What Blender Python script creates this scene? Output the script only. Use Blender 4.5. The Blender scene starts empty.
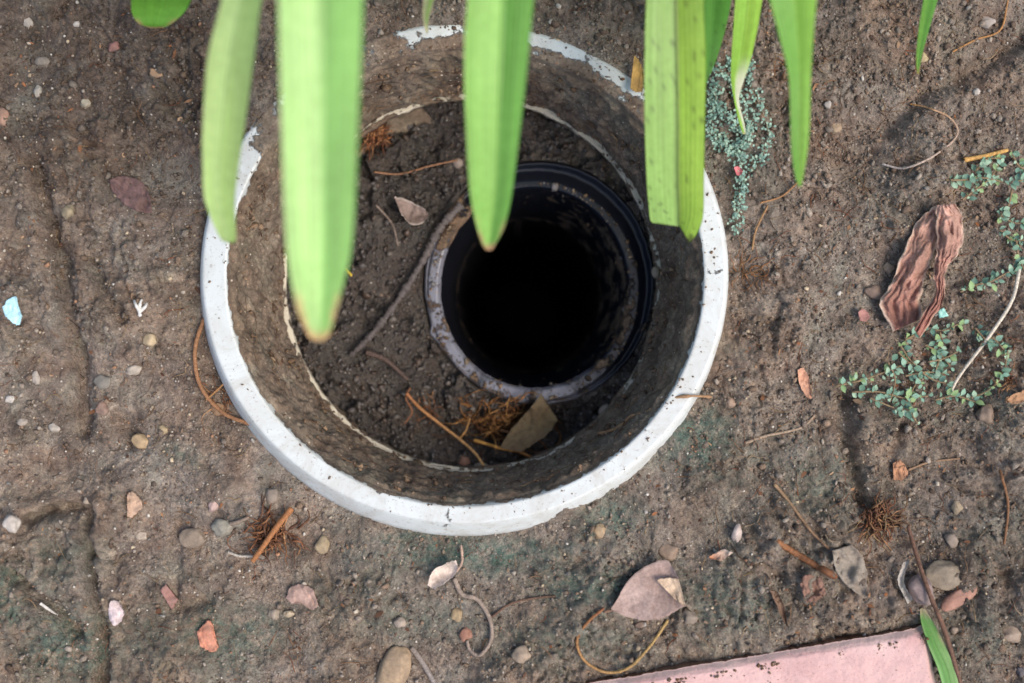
import bpy, bmesh, math, random
import numpy as np
from mathutils import Vector, noise as mn

random.seed(7)
rng = np.random.default_rng(7)
SC = bpy.context.scene
COL = SC.collection
PI = math.pi

# ------------------------------------------------------------------ camera, light
CAM_H = 0.54
LENS, SENSOR = 40.0, 36.0
F = 1024 * LENS / SENSOR
cam_d = bpy.data.cameras.new('camera')
cam = bpy.data.objects.new('camera', cam_d)
COL.objects.link(cam)
cam.location = (0, 0, CAM_H)
cam_d.lens = LENS
cam_d.sensor_width = SENSOR
cam_d.clip_start = 0.01
cam_d.clip_end = 200
cam_d.dof.use_dof = True
cam_d.dof.focus_distance = 0.553
cam_d.dof.aperture_fstop = 3.8
SC.camera = cam

SUN_EL, SUN_AZ = math.radians(58), math.radians(-22)       # azimuth from +X, counter-clockwise
world = bpy.data.worlds.new('World')
SC.world = world
world.use_nodes = True
wn = world.node_tree
sky = wn.nodes.new('ShaderNodeTexSky')
sky.sky_type = 'NISHITA'
sky.sun_disc = False
sky.sun_elevation = SUN_EL
sky.sun_rotation = PI / 2 - SUN_AZ
sky.air_density = 1.0
sky.dust_density = 3.0
wn.links.new(sky.outputs[0], wn.nodes['Background'].inputs[0])
wn.nodes['Background'].inputs[1].default_value = 0.15
sl = bpy.data.lights.new('sun', 'SUN')
sl.energy = 1.5
sl.angle = math.radians(30)
sl.color = (1.0, 0.92, 0.83)
sun = bpy.data.objects.new('sun', sl)
COL.objects.link(sun)
sd = Vector((math.cos(SUN_EL) * math.cos(SUN_AZ), math.cos(SUN_EL) * math.sin(SUN_AZ), math.sin(SUN_EL)))
sun.rotation_euler = sd.to_track_quat('Z', 'Y').to_euler()
SC.view_settings.view_transform = 'Standard'
SC.view_settings.look = 'None'
SC.view_settings.gamma = 1
SC.view_settings.exposure = 0.62


def at(px, py, z=0.0):
    k = (CAM_H - z) / F
    return Vector(((px - 512) * k, (341.5 - py) * k, z))


PX = CAM_H / F          # one photo pixel on the ground, in metres


def lin(c):
    return tuple((v / 255 / 12.92) if v / 255 <= 0.04045 else ((v / 255 + 0.055) / 1.055) ** 2.4 for v in c)


# ------------------------------------------------------------------ numpy noise
def perlin(x, y, seed=0):
    xi = np.floor(x).astype(np.int64)
    yi = np.floor(y).astype(np.int64)
    xf = x - xi
    yf = y - yi

    def grad(ix, iy, dx, dy):
        h = (ix * 374761393 + iy * 668265263 + seed * 2147483647) & 0xffffffff
        h = ((h ^ (h >> 13)) * 1274126177) & 0xffffffff
        h = h ^ (h >> 16)
        a = (h & 0xffff) * (2 * math.pi / 65536)
        return np.cos(a) * dx + np.sin(a) * dy
    u = xf * xf * xf * (xf * (xf * 6 - 15) + 10)
    v = yf * yf * yf * (yf * (yf * 6 - 15) + 10)
    a = grad(xi, yi, xf, yf)
    b = grad(xi + 1, yi, xf - 1, yf)
    c = grad(xi, yi + 1, xf, yf - 1)
    d = grad(xi + 1, yi + 1, xf - 1, yf - 1)
    return (a + (b - a) * u) + ((c + (d - c) * u) - (a + (b - a) * u)) * v


def fbm(x, y, seed, octs=4, gain=0.5):
    s = 0
    a = 1.0
    for o in range(octs):
        s = s + a * perlin(x, y, seed + o * 17)
        x = x * 2.03 + 3.1
        y = y * 2.03 + 1.7
        a *= gain
    return s


def clods(x, y, seed):
    """rounded soil clods: a dome in every cell, creases between"""
    xi = np.floor(x).astype(np.int64)
    yi = np.floor(y).astype(np.int64)
    best = np.full(x.shape, 9.0)
    amp = np.zeros(x.shape)
    for i in (-1, 0, 1):
        for j in (-1, 0, 1):
            cx, cy = xi + i, yi + j
            h = (cx * 374761393 + cy * 668265263 + seed * 40503) & 0xffffffff
            h = ((h ^ (h >> 13)) * 1274126177) & 0xffffffff
            h = h ^ (h >> 16)
            d = (x - cx - (h & 0xff) / 255) ** 2 + (y - cy - ((h >> 8) & 0xff) / 255) ** 2
            m = d < best
            best = np.where(m, d, best)
            amp = np.where(m, ((h >> 16) & 0xff) / 255, amp)
    return np.sqrt(np.clip(1 - best * 1.1, 0, 1)) * (.3 + .9 * amp)


def smooth(e0, e1, x):
    t = np.clip((x - e0) / (e1 - e0), 0, 1)
    return t * t * (3 - 2 * t)


def seg_dist(x, y, pts):
    d = np.full(x.shape, 1e9)
    for (x0, y0), (x1, y1) in zip(pts[:-1], pts[1:]):
        dx, dy = x1 - x0, y1 - y0
        t = np.clip(((x - x0) * dx + (y - y0) * dy) / (dx * dx + dy * dy + 1e-12), 0, 1)
        d = np.minimum(d, np.hypot(x - x0 - t * dx, y - y0 - t * dy))
    return d


# ------------------------------------------------------------------ ellipses seen in the photo, as world rings
def ell(l, t, r, b, z):
    k = (CAM_H - z) / F
    return np.array([((l + r) / 2 - 512) * k, (341.5 - (t + b) / 2) * k, (r - l) / 2 * k, (b - t) / 2 * k, z])


RIM = ell(200, 24, 728, 535, 0.0)

CRACKS = [  # pixel polylines, width px, depth m
    ([(36, 165), (55, 240), (66, 300), (76, 360), (80, 430)], 8, .0085),
    ([(90, 262), (104, 290), (122, 318)], 6, .006),
    ([(112, 215), (100, 262)], 6, .002),
    ([(28, 522), (48, 512), (88, 508), (90, 560), (102, 625), (98, 700)], 6, .0085),
    ([(8, 566), (32, 586), (60, 612), (74, 636)], 6, .0075),
    ([(114, 420), (128, 436), (132, 445)], 10, .005),
    ([(204, 600), (176, 610), (172, 560), (182, 520)], 8, .0035),
    ([(110, 590), (120, 560), (112, 552)], 4, .002),
    ([(848, 398), (850, 440), (862, 500)], 8, .0075),
    ([(895, 450), (905, 425)], 6, .0035),
    ([(1030, 34), (975, 72), (925, 92), (892, 128)], 9, .007), ([(1030, 8), (960, 45), (890, 90), (850, 150)], 26, .004),
    ([(1004, 575), (1000, 625), (1018, 640)], 8, .004),
    ([(905, 545), (870, 560), (862, 590)], 5, .002),
    ([(760, 470), (775, 520), (800, 560)], 7, .0025),
    ([(140, 118), (200, 140)], 8, .002),
    ([(480, 560), (540, 565), (590, 560)], 6, .002),
    ([(300, 470), (250, 490), (215, 512)], 8, .0025),
]
BUMPS = [  # px, py, rx, ry, height m
    (120, 500, 60, 35, .002), (195, 585, 38, 30, .003), (250, 510, 40, 25, .003), (60, 590, 45, 40, .003),
    (130, 600, 30, 60, .0025), (900, 95, 60, 30, .005), (960, 40, 60, 25, .004), (880, 440, 35, 30, .004),
    (970, 430, 50, 30, .003), (820, 460, 35, 30, .0025), (150, 250, 45, 60, .0025), (20, 330, 40, 120, .002),
    (120, 350, 35, 60, .003), (210, 340, 30, 60, .0015), (960, 560, 60, 60, -.002), (1010, 600, 30, 40, .004),
    (420, 600, 60, 30, .0015), (560, 590, 60, 30, .0015), (950, 140, 70, 50, -.001), (125, 420, 22, 20, -.002),
    (222, 375, 20, 40, -.009), (215, 420, 16, 16, -.004), (770, 300, 60, 80, .001), (600, 640, 100, 25, -.001),
    (930, 300, 40, 60, -.002), (700, 480, 50, 40, .001), (735, 370, 20, 60, .0015),
]


def ground_h(x, y):
    x = np.asarray(x, float)
    y = np.asarray(y, float)
    px = x / PX + 512
    py = 341.5 - y / PX
    wx = x + .006 * perlin(x * 45, y * 45, 91)
    wy = y + .006 * perlin(x * 45, y * 45, 92)
    h = .0050 * perlin(wx * 9, wy * 9, 1) + .0030 * perlin(wx * 22, wy * 22, 2)
    rough = smooth(-.25, .35, perlin(x * 14, y * 14, 5) + .3 * perlin(x * 40, y * 40, 6))
    # a smooth washed trough at the upper right, smoother mud at the lower left
    tr = seg_dist(px, py, [(1040, 0), (960, 45), (890, 90), (850, 150)])
    sm = 1 - .8 * np.exp(-(tr / 32) ** 2)
    sm = sm * (1 - .5 * np.exp(-(((px - 200) / 90) ** 2 + ((py - 400) / 110) ** 2))) * (1 - .45 * np.exp(-(((px - 250) / 120) ** 2 + ((py - 620) / 60) ** 2)))
    c1 = np.abs(perlin(wx * 70, wy * 70, 11))
    c2 = np.abs(perlin(wx * 150, wy * 150, 12))
    c3 = np.abs(perlin(wx * 330, wy * 330, 13))
    h = h + (.0055 * c1 + .0048 * c2 + .0026 * c3) * (0.35 + .75 * rough) * sm
    vx = x + .0035 * perlin(x * 130, y * 130, 93) + .0012 * perlin(x * 420, y * 420, 95)
    vy = y + .0035 * perlin(x * 130, y * 130, 94) + .0012 * perlin(x * 420, y * 420, 96)
    gran = smooth(-.1, .3, perlin(x * 11 + 5, y * 11, 7) + .5 * perlin(x * 35, y * 35, 8) + .2 * smooth(.08, .16, x))
    h = h + .0060 * clods(vx * 38, vy * 38, 2) * (.3 + .7 * rough) * sm + .0052 * clods(vx * 85, vy * 85, 3) * rough * sm + .0022 * clods(vx * 180, vy * 180, 4) * (.2 + .8 * gran)
    h = h + .0012 * clods(vx * 380, vy * 380, 5) * (.25 + .75 * gran) * sm
    h = h - .0060
    h = h + .0007 * perlin(x * 620, y * 620, 14) * (.4 + rough) + .00035 * perlin(x * 1150, y * 1150, 15)
    h = h + .0009 * perlin(x * 260, y * 260, 16)
    jx = px + 5 * perlin(px / 17, py / 17, 31) + 2 * perlin(px / 6, py / 6, 33)
    jy = py + 5 * perlin(px / 17, py / 17, 32) + 2 * perlin(px / 6, py / 6, 34)
    near = (np.abs(px - 512) < 620) & (np.abs(py - 341) < 460)
    if near.any():
        ax, ay = jx[near], jy[near]
        d = np.zeros(ax.shape)
        for pts, w, dep in CRACKS:
            r = seg_dist(ax, ay, pts)
            d -= dep * np.exp(-(r / w) ** 2) - .22 * dep * np.exp(-((r - 2.1 * w) / (1.2 * w)) ** 2)
        for bx, by, rx, ry, hh in BUMPS:
            q = ((ax - bx) / rx) ** 2 + ((ay - by) / ry) ** 2
            d += hh * np.exp(-q * 1.3)
        h = h.copy()
        h[near] += d
    # round the pipe: soil banked over the rim at the top, lower than the rim at the bottom
    ex = (x - RIM[0]) / RIM[2]
    ey = (y - RIM[1]) / RIM[3]
    rr = np.hypot(ex, ey)
    up = ey / np.maximum(rr, 1e-6)
    w = np.exp(-((rr - 1.0) / .13) ** 2)
    left = -ex / np.maximum(rr, 1e-6)
    topness = smooth(.35, .78, up + .12 * left)
    topness = topness * smooth(-1.0, -.2, -ex + .25)
    base = -.0035 + topness * .0086
    h = h * (1 - .75 * w) + base * w + w * (1 - topness) * .35 * h
    # brick bed
    bx, by = px - 924, py - 634
    u = -(bx * math.cos(math.radians(9.5)) - by * math.sin(math.radians(9.5)))
    v = bx * math.sin(math.radians(9.5)) + by * math.cos(math.radians(9.5))
    inb = smooth(-6, 4, v) * smooth(-6, 4, u) * smooth(435, 425, u) * smooth(225, 215, v)
    h = h * (1 - inb) - .008 * inb
    return h


# ------------------------------------------------------------------ mesh helpers
def new_mesh(name, verts, faces, mat=None, smooth_=True, cols=None, floats=None):
    """verts (n,3) array, faces (m,3|4) int array"""
    me = bpy.data.meshes.new(name)
    verts = np.asarray(verts, dtype=np.float32)
    faces = np.asarray(faces, dtype=np.int32)
    n, k = faces.shape
    me.vertices.add(len(verts))
    me.vertices.foreach_set('co', verts.ravel())
    me.loops.add(n * k)
    me.loops.foreach_set('vertex_index', faces.ravel())
    me.polygons.add(n)
    me.polygons.foreach_set('loop_start', np.arange(0, n * k, k, dtype=np.int32))
    me.polygons.foreach_set('use_smooth', np.full(n, smooth_, dtype=bool))
    me.update(calc_edges=True)
    if cols is not None:
        a = me.color_attributes.new('col', 'FLOAT_COLOR', 'POINT')
        c = np.ones((len(verts), 4), dtype=np.float32)
        c[:, :3] = cols
        a.data.foreach_set('color', c.ravel())
    for k2, v in (floats or {}).items():
        a = me.attributes.new(k2, 'FLOAT', 'POINT')
        a.data.foreach_set('value', np.asarray(v, dtype=np.float32).ravel())
    if mat:
        me.materials.append(mat)
    return me


def link(name, me, parent=None, loc=None):
    o = bpy.data.objects.new(name, me)
    COL.objects.link(o)
    if parent:
        o.parent = parent
    if loc is not None:
        o.location = loc
    return o


def tag(o, label=None, cat=None, group=None, kind=None):
    for k, v in (('label', label), ('category', cat), ('group', group), ('kind', kind)):
        if v:
            o[k] = v
    return o


def empty(name, loc, label, cat, group=None):
    o = bpy.data.objects.new(name, None)
    COL.objects.link(o)
    o.location = loc
    o.empty_display_size = .01
    return tag(o, label, cat, group)


def grid_faces(nu, nv, wrap=False):
    i = np.arange(nu - 1)[:, None]
    j = np.arange(nv if wrap else nv - 1)[None, :]
    j2 = (j + 1) % nv
    a = i * nv + j
    b = i * nv + j2
    c = (i + 1) * nv + j2
    d = (i + 1) * nv + j
    return np.stack([a + 0 * b, b, c, d], -1).reshape(-1, 4)


def catmull(P, n):
    P = np.asarray(P, float)
    m = len(P)
    if m == 2:
        t = np.linspace(0, 1, n)[:, None]
        return P[0] * (1 - t) + P[1] * t
    Q = np.vstack([2 * P[0] - P[1], P, 2 * P[-1] - P[-2]])
    ts = np.linspace(0, m - 1, n)
    i = np.minimum(ts.astype(int), m - 2)
    f = (ts - i)[:, None]
    p0, p1, p2, p3 = Q[i], Q[i + 1], Q[i + 2], Q[i + 3]
    return .5 * (2 * p1 + (p2 - p0) * f + (2 * p0 - 5 * p1 + 4 * p2 - p3) * f ** 2 + (3 * p1 - p0 - 3 * p2 + p3) * f ** 3)


# ------------------------------------------------------------------ materials
class NT:
    def __init__(self, name):
        self.m = bpy.data.materials.new(name)
        self.m.use_nodes = True
        self.t = self.m.node_tree
        self.b = self.t.nodes['Principled BSDF']
        self.out = self.t.nodes['Material Output']
        self.co = self.t.nodes.new('ShaderNodeTexCoord').outputs['Object']

    def n(self, typ, **kw):
        nd = self.t.nodes.new(typ)
        for k, v in kw.items():
            setattr(nd, k, v)
        return nd

    def l(self, a, b):
        self.t.links.new(a, b)

    def noise(self, scale, detail=4, rough=.6, dist=0, co=None):
        nd = self.n('ShaderNodeTexNoise')
        nd.inputs['Scale'].default_value = scale
        nd.inputs['Detail'].default_value = detail
        nd.inputs['Roughness'].default_value = rough
        nd.inputs['Distortion'].default_value = dist
        self.l(co or self.co, nd.inputs['Vector'])
        return nd.outputs['Fac']

    def ramp(self, fac, stops):
        nd = self.n('ShaderNodeValToRGB')
        e = nd.color_ramp.elements
        while len(e) < len(stops):
            e.new(.5)
        for el, (p, c) in zip(e, stops):
            el.position = p
            el.color = (*c, 1) if len(c) == 3 else c
        self.l(fac, nd.inputs[0])
        return nd.outputs[0]

    def mix(self, fac, a, b, mode='MIX'):
        nd = self.n('ShaderNodeMix', data_type='RGBA', blend_type=mode)
        for s, v in ((0, fac), (6, a), (7, b)):
            if isinstance(v, (int, float)):
                nd.inputs[s].default_value = v
            elif isinstance(v, tuple):
                nd.inputs[s].default_value = (*v, 1)
            else:
                self.l(v, nd.inputs[s])
        return nd.outputs[2]

    def math(self, op, a, b=0.0, clamp=False):
        nd = self.n('ShaderNodeMath', operation=op, use_clamp=clamp)
        for s, v in ((0, a), (1, b)):
            if isinstance(v, (int, float)):
                nd.inputs[s].default_value = v
            else:
                self.l(v, nd.inputs[s])
        return nd.outputs[0]

    def attr(self, name, col=False):
        nd = self.n('ShaderNodeAttribute', attribute_name=name)
        return nd.outputs['Color' if col else 'Fac']

    def bump(self, h, strength=.5, dist=.001, normal=None):
        nd = self.n('ShaderNodeBump')
        nd.inputs['Strength'].default_value = strength
        nd.inputs['Distance'].default_value = dist
        self.l(h, nd.inputs['Height'])
        if normal:
            self.l(normal, nd.inputs['Normal'])
        self.l(nd.outputs[0], self.b.inputs['Normal'])
        return nd.outputs[0]

    def set(self, name, v):
        s = self.b.inputs[name]
        if isinstance(v, (int, float)):
            s.default_value = v
        elif isinstance(v, tuple):
            s.default_value = (*v, 1)
        else:
            self.l(v, s)


def soil_colour(N, k=1.0):
    """soil pigment: mixed greys and browns with mineral specks"""
    s = lambda c: tuple(v * k for v in lin(c))
    big = N.noise(16, 3, .6, .6)
    mid = N.noise(85, 4, .65, .5)
    fine = N.noise(520, 6, .88)
    c = N.ramp(mid, [(.28, s((82, 72, 66))), (.45, s((118, 106, 97))), (.6, s((138, 126, 116))), (.78, s((166, 154, 142)))])
    warm = N.ramp(mid, [(.3, s((82, 66, 56))), (.5, s((120, 102, 88))), (.75, s((154, 136, 118)))])
    c = N.mix(N.ramp(big, [(.38, (0, 0, 0)), (.68, (1, 1, 1))]), c, warm)
    f = N.ramp(fine, [(.36, (.38, .37, .37)), (.49, (.92, .91, .90)), (.62, (1.62, 1.58, 1.53))])
    c = N.mix(N.ramp(N.noise(24, 3, .6), [(.40, (.50,) * 3), (.60, (.92,) * 3)]), c, f, 'MULTIPLY')
    c = N.mix(1.0, c, N.ramp(N.noise(38, 5, .7, .8), [(.34, (1.05, .98, .90)), (.50, (.975, 1.0, .975)), (.66, (.89, 1.0, .96))]), 'MULTIPLY')
    v = N.n('ShaderNodeTexVoronoi')
    v.inputs['Scale'].default_value = 520
    N.l(N.co, v.inputs['Vector'])
    sp = N.math('LESS_THAN', v.outputs['Distance'], N.math('MULTIPLY', N.noise(300, 2), .5))
    pick = N.n('ShaderNodeSeparateColor')
    N.l(v.outputs['Color'], pick.inputs[0])
    sp = N.math('MULTIPLY', sp, N.math('GREATER_THAN', pick.outputs[0], .9))
    spc = N.ramp(pick.outputs[1], [(.2, lin((205, 196, 182))), (.6, lin((170, 150, 125))), (.9, lin((150, 110, 85)))])
    c = N.mix(N.math('MULTIPLY', sp, .8), c, spc)
    v2 = N.n('ShaderNodeTexVoronoi')
    v2.inputs['Scale'].default_value = 900
    N.l(N.co, v2.inputs['Vector'])
    return c, fine, v2.outputs['Distance']


def mat_soil(name, k=1.0, wet=.0):
    N = NT(name)
    c, fine, vd = soil_colour(N, k)
    moss = N.attr('moss')
    damp_shade = N.attr('damp_shade')
    c = N.mix(N.math('MULTIPLY', damp_shade, .75), c, N.mix(1.0, c, (.42, .40, .39), 'MULTIPLY'))  # darkens the pigment for moist soil and for painted-in shade
    mc = N.ramp(N.noise(260, 4, .7), [(.3, lin((50, 66, 58))), (.5, lin((80, 102, 90))), (.7, lin((124, 134, 116)))])
    mk = N.math('MULTIPLY', moss, N.ramp(N.noise(190, 5, .75), [(.38, (.1, .1, .1)), (.58, (1, 1, 1))]), True)
    c = N.mix(mk, c, mc)
    N.set('Base Color', c)
    N.set('Roughness', N.ramp(N.noise(60, 3), [(.3, (.50 - wet * .6, ) * 3), (.7, (.92 - wet, ) * 3)]))
    N.b.inputs['Specular IOR Level'].default_value = .35 + wet
    hgt = N.math('ADD', N.noise(420, 6, .85), N.math('MULTIPLY', vd, .5))
    N.bump(hgt, 1.0, .0013)
    return N.m


M_soil = mat_soil('soil', 1.2)
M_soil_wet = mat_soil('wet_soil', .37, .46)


def mat_vcol(name, rough=.8, spec=.3, nscale=900, amt=.35, bump=.5, bdist=.0004, var=None):
    N = NT(name)
    c = N.attr('col', True)
    f = N.noise(nscale, 4, .7)
    c = N.mix(1.0, c, N.ramp(f, [(.3, (1 - amt,) * 3), (.7, (1 + amt,) * 3)]), 'MULTIPLY')
    if var:
        c = N.mix(N.math('MULTIPLY', N.ramp(N.noise(var[0], 5, .7), [(.45, (0, 0, 0)), (.65, (1, 1, 1))]), var[2]), c, var[1])
    N.set('Base Color', c)
    N.set('Roughness', rough)
    N.b.inputs['Specular IOR Level'].default_value = spec
    N.bump(f, bump, bdist)
    return N.m


M_grit = mat_vcol('grit', .75)
M_crumb = mat_vcol('soil_crumb', .95, .15, 1200, .45, .8, .0006)
M_fibre = mat_vcol('root_fibre', .7, .3, 800, .3)
M_dead = mat_vcol('dead_leaf', .8, .25, 700, .25, .6, .0004, (110, lin((96, 74, 60)), .45))
M_stone = mat_vcol('stone', .7, .35, 450, .22, .5, .0004, (160, lin((104, 92, 80)), .5))
M_weed = mat_vcol('weed_leaf', .6, .35, 500, .25, .3)


def mat_plastic(name, clean, dirt_k=1.0, black=False, warm=None):
    """pipe plastic with caked soil where the 'dirt' attribute says"""
    N = NT(name)
    c, fine, vd = soil_colour(N, dirt_k)
    if warm:
        c = N.mix(1.0, c, warm, 'MULTIPLY')
    d = N.attr('dirt')
    edge = N.math('ADD', d, N.math('MULTIPLY', N.math('SUBTRACT', N.noise(95, 7, .78), .5), 1.5))
    mask = N.ramp(edge, [(.47, (0, 0, 0)), (.56, (1, 1, 1))])
    # thin film and scuffs on the plastic
    film = N.ramp(N.noise(40, 7, .75, 1.0), [(.44, (0, 0, 0)), (.66, (1, 1, 1))] if not black else [(.34, (0, 0, 0)), (.5, (1, 1, 1))])
    base = N.mix(N.math('MULTIPLY', film, .38 if not black else N.math('MULTIPLY', N.attr('dust'), 1.0, True)), clean,
                 lin((150, 136, 114)) if not black else lin((118, 118, 126)))
    speck = N.ramp(N.noise(520, 3, .8), [(.60, (0, 0, 0)), (.68, (1, 1, 1))])
    base = N.mix(N.math('MULTIPLY', speck, .55 if not black else N.attr('dust')), base, lin((120, 98, 74)) if not black else lin((132, 112, 92)))
    col = N.mix(mask, base, c)
    N.set('Base Color', col)
    N.set('Roughness', N.mix(mask, (.36, .36, .36) if not black else (.30, .30, .30), (.93, .93, .93)))
    N.b.inputs['Specular IOR Level'].default_value = .4
    h = N.math('ADD', N.math('MULTIPLY', mask, .9), N.math('MULTIPLY', N.noise(380, 6, .75), N.math('ADD', N.math('MULTIPLY', mask, .9), .08)))
    N.bump(h, .9, .0011)
    return N.m


M_white = mat_plastic('white_plastic', lin((202, 206, 202)), .95, warm=(1.05, .98, .9))
M_wall = mat_plastic('muddy_plastic', lin((200, 190, 168)), .84, warm=(1.05, .98, .88))
M_black = mat_plastic('black_plastic', lin((20, 23, 31)), .75, True, warm=(1.1, .97, .82))

# ------------------------------------------------------------------ ground sheet
MOSS = [(475, 556, 120, 22, 1), (600, 585, 80, 26, .9), (610, 520, 40, 24, .9), (700, 440, 40, 40, 1), (820, 480, 60, 45, .55),
        (70, 650, 60, 45, .9), (230, 635, 70, 35, .8), (60, 560, 40, 40, .5), (420, 540, 60, 14, .8), (720, 600, 70, 40, .7),
        (12, 590, 26, 34, .9), (150, 640, 50, 40, .5), (760, 470, 60, 50, .35), (1000, 540, 50, 60, .3), (560, 640, 90, 26, .6), (420, 625, 80, 30, .5),
        (740, 140, 40, 60, .55), (930, 410, 90, 26, .4), (180, 455, 20, 14, .6), (900, 660, 60, 40, .45), (980, 640, 50, 40, .5), (350, 600, 70, 40, .35)]
DAMP_SHADE = [(90, 60, 280, 190, .95), (30, 20, 150, 90, .9), (250, 60, 120, 80, .7), (225, 375, 24, 60, .9), (990, 600, 60, 90, .5),  # soil darkened by painted plant shade, rim-gap shadow and moisture
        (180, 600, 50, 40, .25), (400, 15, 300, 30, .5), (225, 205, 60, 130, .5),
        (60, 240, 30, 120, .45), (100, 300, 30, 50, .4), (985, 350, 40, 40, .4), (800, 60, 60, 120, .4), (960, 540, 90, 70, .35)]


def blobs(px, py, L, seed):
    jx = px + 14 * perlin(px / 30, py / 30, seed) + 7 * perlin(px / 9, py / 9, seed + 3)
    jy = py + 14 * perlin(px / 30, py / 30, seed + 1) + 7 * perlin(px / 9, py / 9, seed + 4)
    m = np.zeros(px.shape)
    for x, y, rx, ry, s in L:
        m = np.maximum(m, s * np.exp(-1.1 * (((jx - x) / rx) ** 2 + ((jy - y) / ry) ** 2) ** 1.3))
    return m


def axis(half, step):
    a = np.arange(-half, half + step / 2, step)
    out = []
    v, s = half, step
    while v < 40:
        s *= 1.07 if v < 1.0 else 1.3
        v += s
        out.append(v)
    out = np.array(out)
    return np.concatenate([-out[::-1], a, out])


gx, gy = axis(.262, .00066), axis(.178, .00066)
X, Y = np.meshgrid(gx, gy, indexing='ij')
x, y = X.ravel(), Y.ravel()
far = smooth(.5, 3, np.hypot(x, y))
h = ground_h(x, y)
beyond = np.hypot(np.maximum(np.abs(x) - .262, 0), np.maximum(np.abs(y) - .178, 0))
fade = smooth(.015, .12, beyond)
h = (h * (1 - fade) + (.0050 * perlin(x * 9, y * 9, 1) + .0030 * perlin(x * 22, y * 22, 2)) * fade) * (1 - far)
faces = grid_faces(len(gx), len(gy))[:, ::-1]
e = np.hypot((x - RIM[0]) / RIM[2], (y - RIM[1]) / RIM[3])
ang_up = (y - RIM[1]) / RIM[3] / np.maximum(e, 1e-6)
ragged = .035 * perlin(x * 60, y * 60, 71) + .02 * perlin(x * 160, y * 160, 72)
cut = .965 + ragged - .055 * smooth(.45, .8, ang_up)
hole = e < cut
keep = ~hole[faces].all(axis=1)
faces = faces[keep]
pxx, pyy = x / PX + 512, 341.5 - y / PX
used = np.zeros(len(x), bool)
used[faces.ravel()] = True
idx = np.cumsum(used) - 1
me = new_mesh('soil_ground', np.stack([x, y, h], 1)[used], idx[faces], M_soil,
              floats={'moss': blobs(pxx, pyy, MOSS, 41)[used], 'damp_shade': blobs(pxx, pyy, DAMP_SHADE, 51)[used]})
tag(link('ground', me), kind='structure')


# ------------------------------------------------------------------ pipes
def ring_loft(name, secs, mat, parent, dirt, disp=0.0, NA=900, closed_bottom=False, seed=0, sub=None, fade=0, dust=False, jag=0):
    """secs: world ellipses (cx,cy,rx,ry,z); sub: rows between each pair; dirt(theta, t_total, seg)->0..1"""
    sub = sub or [4] * (len(secs) - 1)
    rows, seg = [], []
    for i in range(len(secs) - 1):
        for j in range(sub[i]):
            t = j / sub[i]
            rows.append(secs[i] * (1 - t) + secs[i + 1] * t)
            seg.append(i + t)
    rows.append(secs[-1])
    seg.append(len(secs) - 1)
    R = np.array(rows)
    S = np.array(seg)
    th = np.linspace(0, 2 * PI, NA, endpoint=False)
    T, SS = np.meshgrid(th, S)
    cx, cy, rx, ry, z = [R[:, k][:, None] for k in range(5)]
    dm = dirt(T, SS)
    Z = z + 0 * T
    if jag:
        tri = (.6 * perlin(np.cos(T) * 9, np.sin(T) * 9, 881) + .3 * perlin(np.cos(T) * 13, np.sin(T) * 13, 882))
        jm = smooth(.8, 2, SS) * smooth(6, 5, SS)
        Z = Z + jag * .2 * tri * jm
        rx = rx + jag * tri * jm * smooth(5.2, 4.5, SS) + .0036 * bump_th(T, 205, 3.5) * smooth(3, 2, SS) + .0016 * bump_th(T, 212, 3) * smooth(3, 2, SS)
        ry = ry + jag * tri * jm * smooth(5.2, 4.5, SS)
    rd = np.zeros(T.shape)
    if disp:
        arc = T * .11
        n = fbm(arc * 60, Z * 60 + 7, seed + 3, 5, .62)
        n2 = np.abs(perlin(arc * 160, Z * 160, seed + 9))
        rd = -disp * dm * (.5 + 1.1 * n + .8 * n2)
        if fade:
            rd = rd * smooth(0, fade, SS)
    Xr = cx + (rx + rd) * np.cos(T)
    Yr = cy + (ry + rd) * np.sin(T)
    V = np.stack([Xr, Yr, Z], -1).reshape(-1, 3)
    me = new_mesh(name, V, grid_faces(len(R), NA, True), mat, floats={'dirt': dm.ravel(), 'dust': (smooth(.1, -.55, np.cos(T - .75)) * smooth(.6, 1.6, SS) if dust else .03 + 0 * T).ravel()})
    return link(name, me, parent)


def bump_th(T, deg, w):
    d = (T - math.radians(deg) + PI) % (2 * PI) - PI
    return np.exp(-(d / math.radians(w)) ** 2)


pipe = empty('drain_pipe', (0, 0, 0), 'wide round white plastic drain pipe sunk in the soil, muddy inside', 'pipe')
A = ell(200, 24, 728, 536, -.004)
A0 = A.copy(); A0[4] = -.03
B = ell(200.5, 22, 728.5, 526, .004)
B2 = ell(203, 25, 726, 522.5, .0062)
C2 = ell(226, 47, 704.5, 507, .0058)
C3 = ell(228.5, 49.5, 702, 504, .0035)
Cw = C3.copy(); Cw[4] = .0022
D = ell(280.5, 93, 662, 473.5, -.057)


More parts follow.
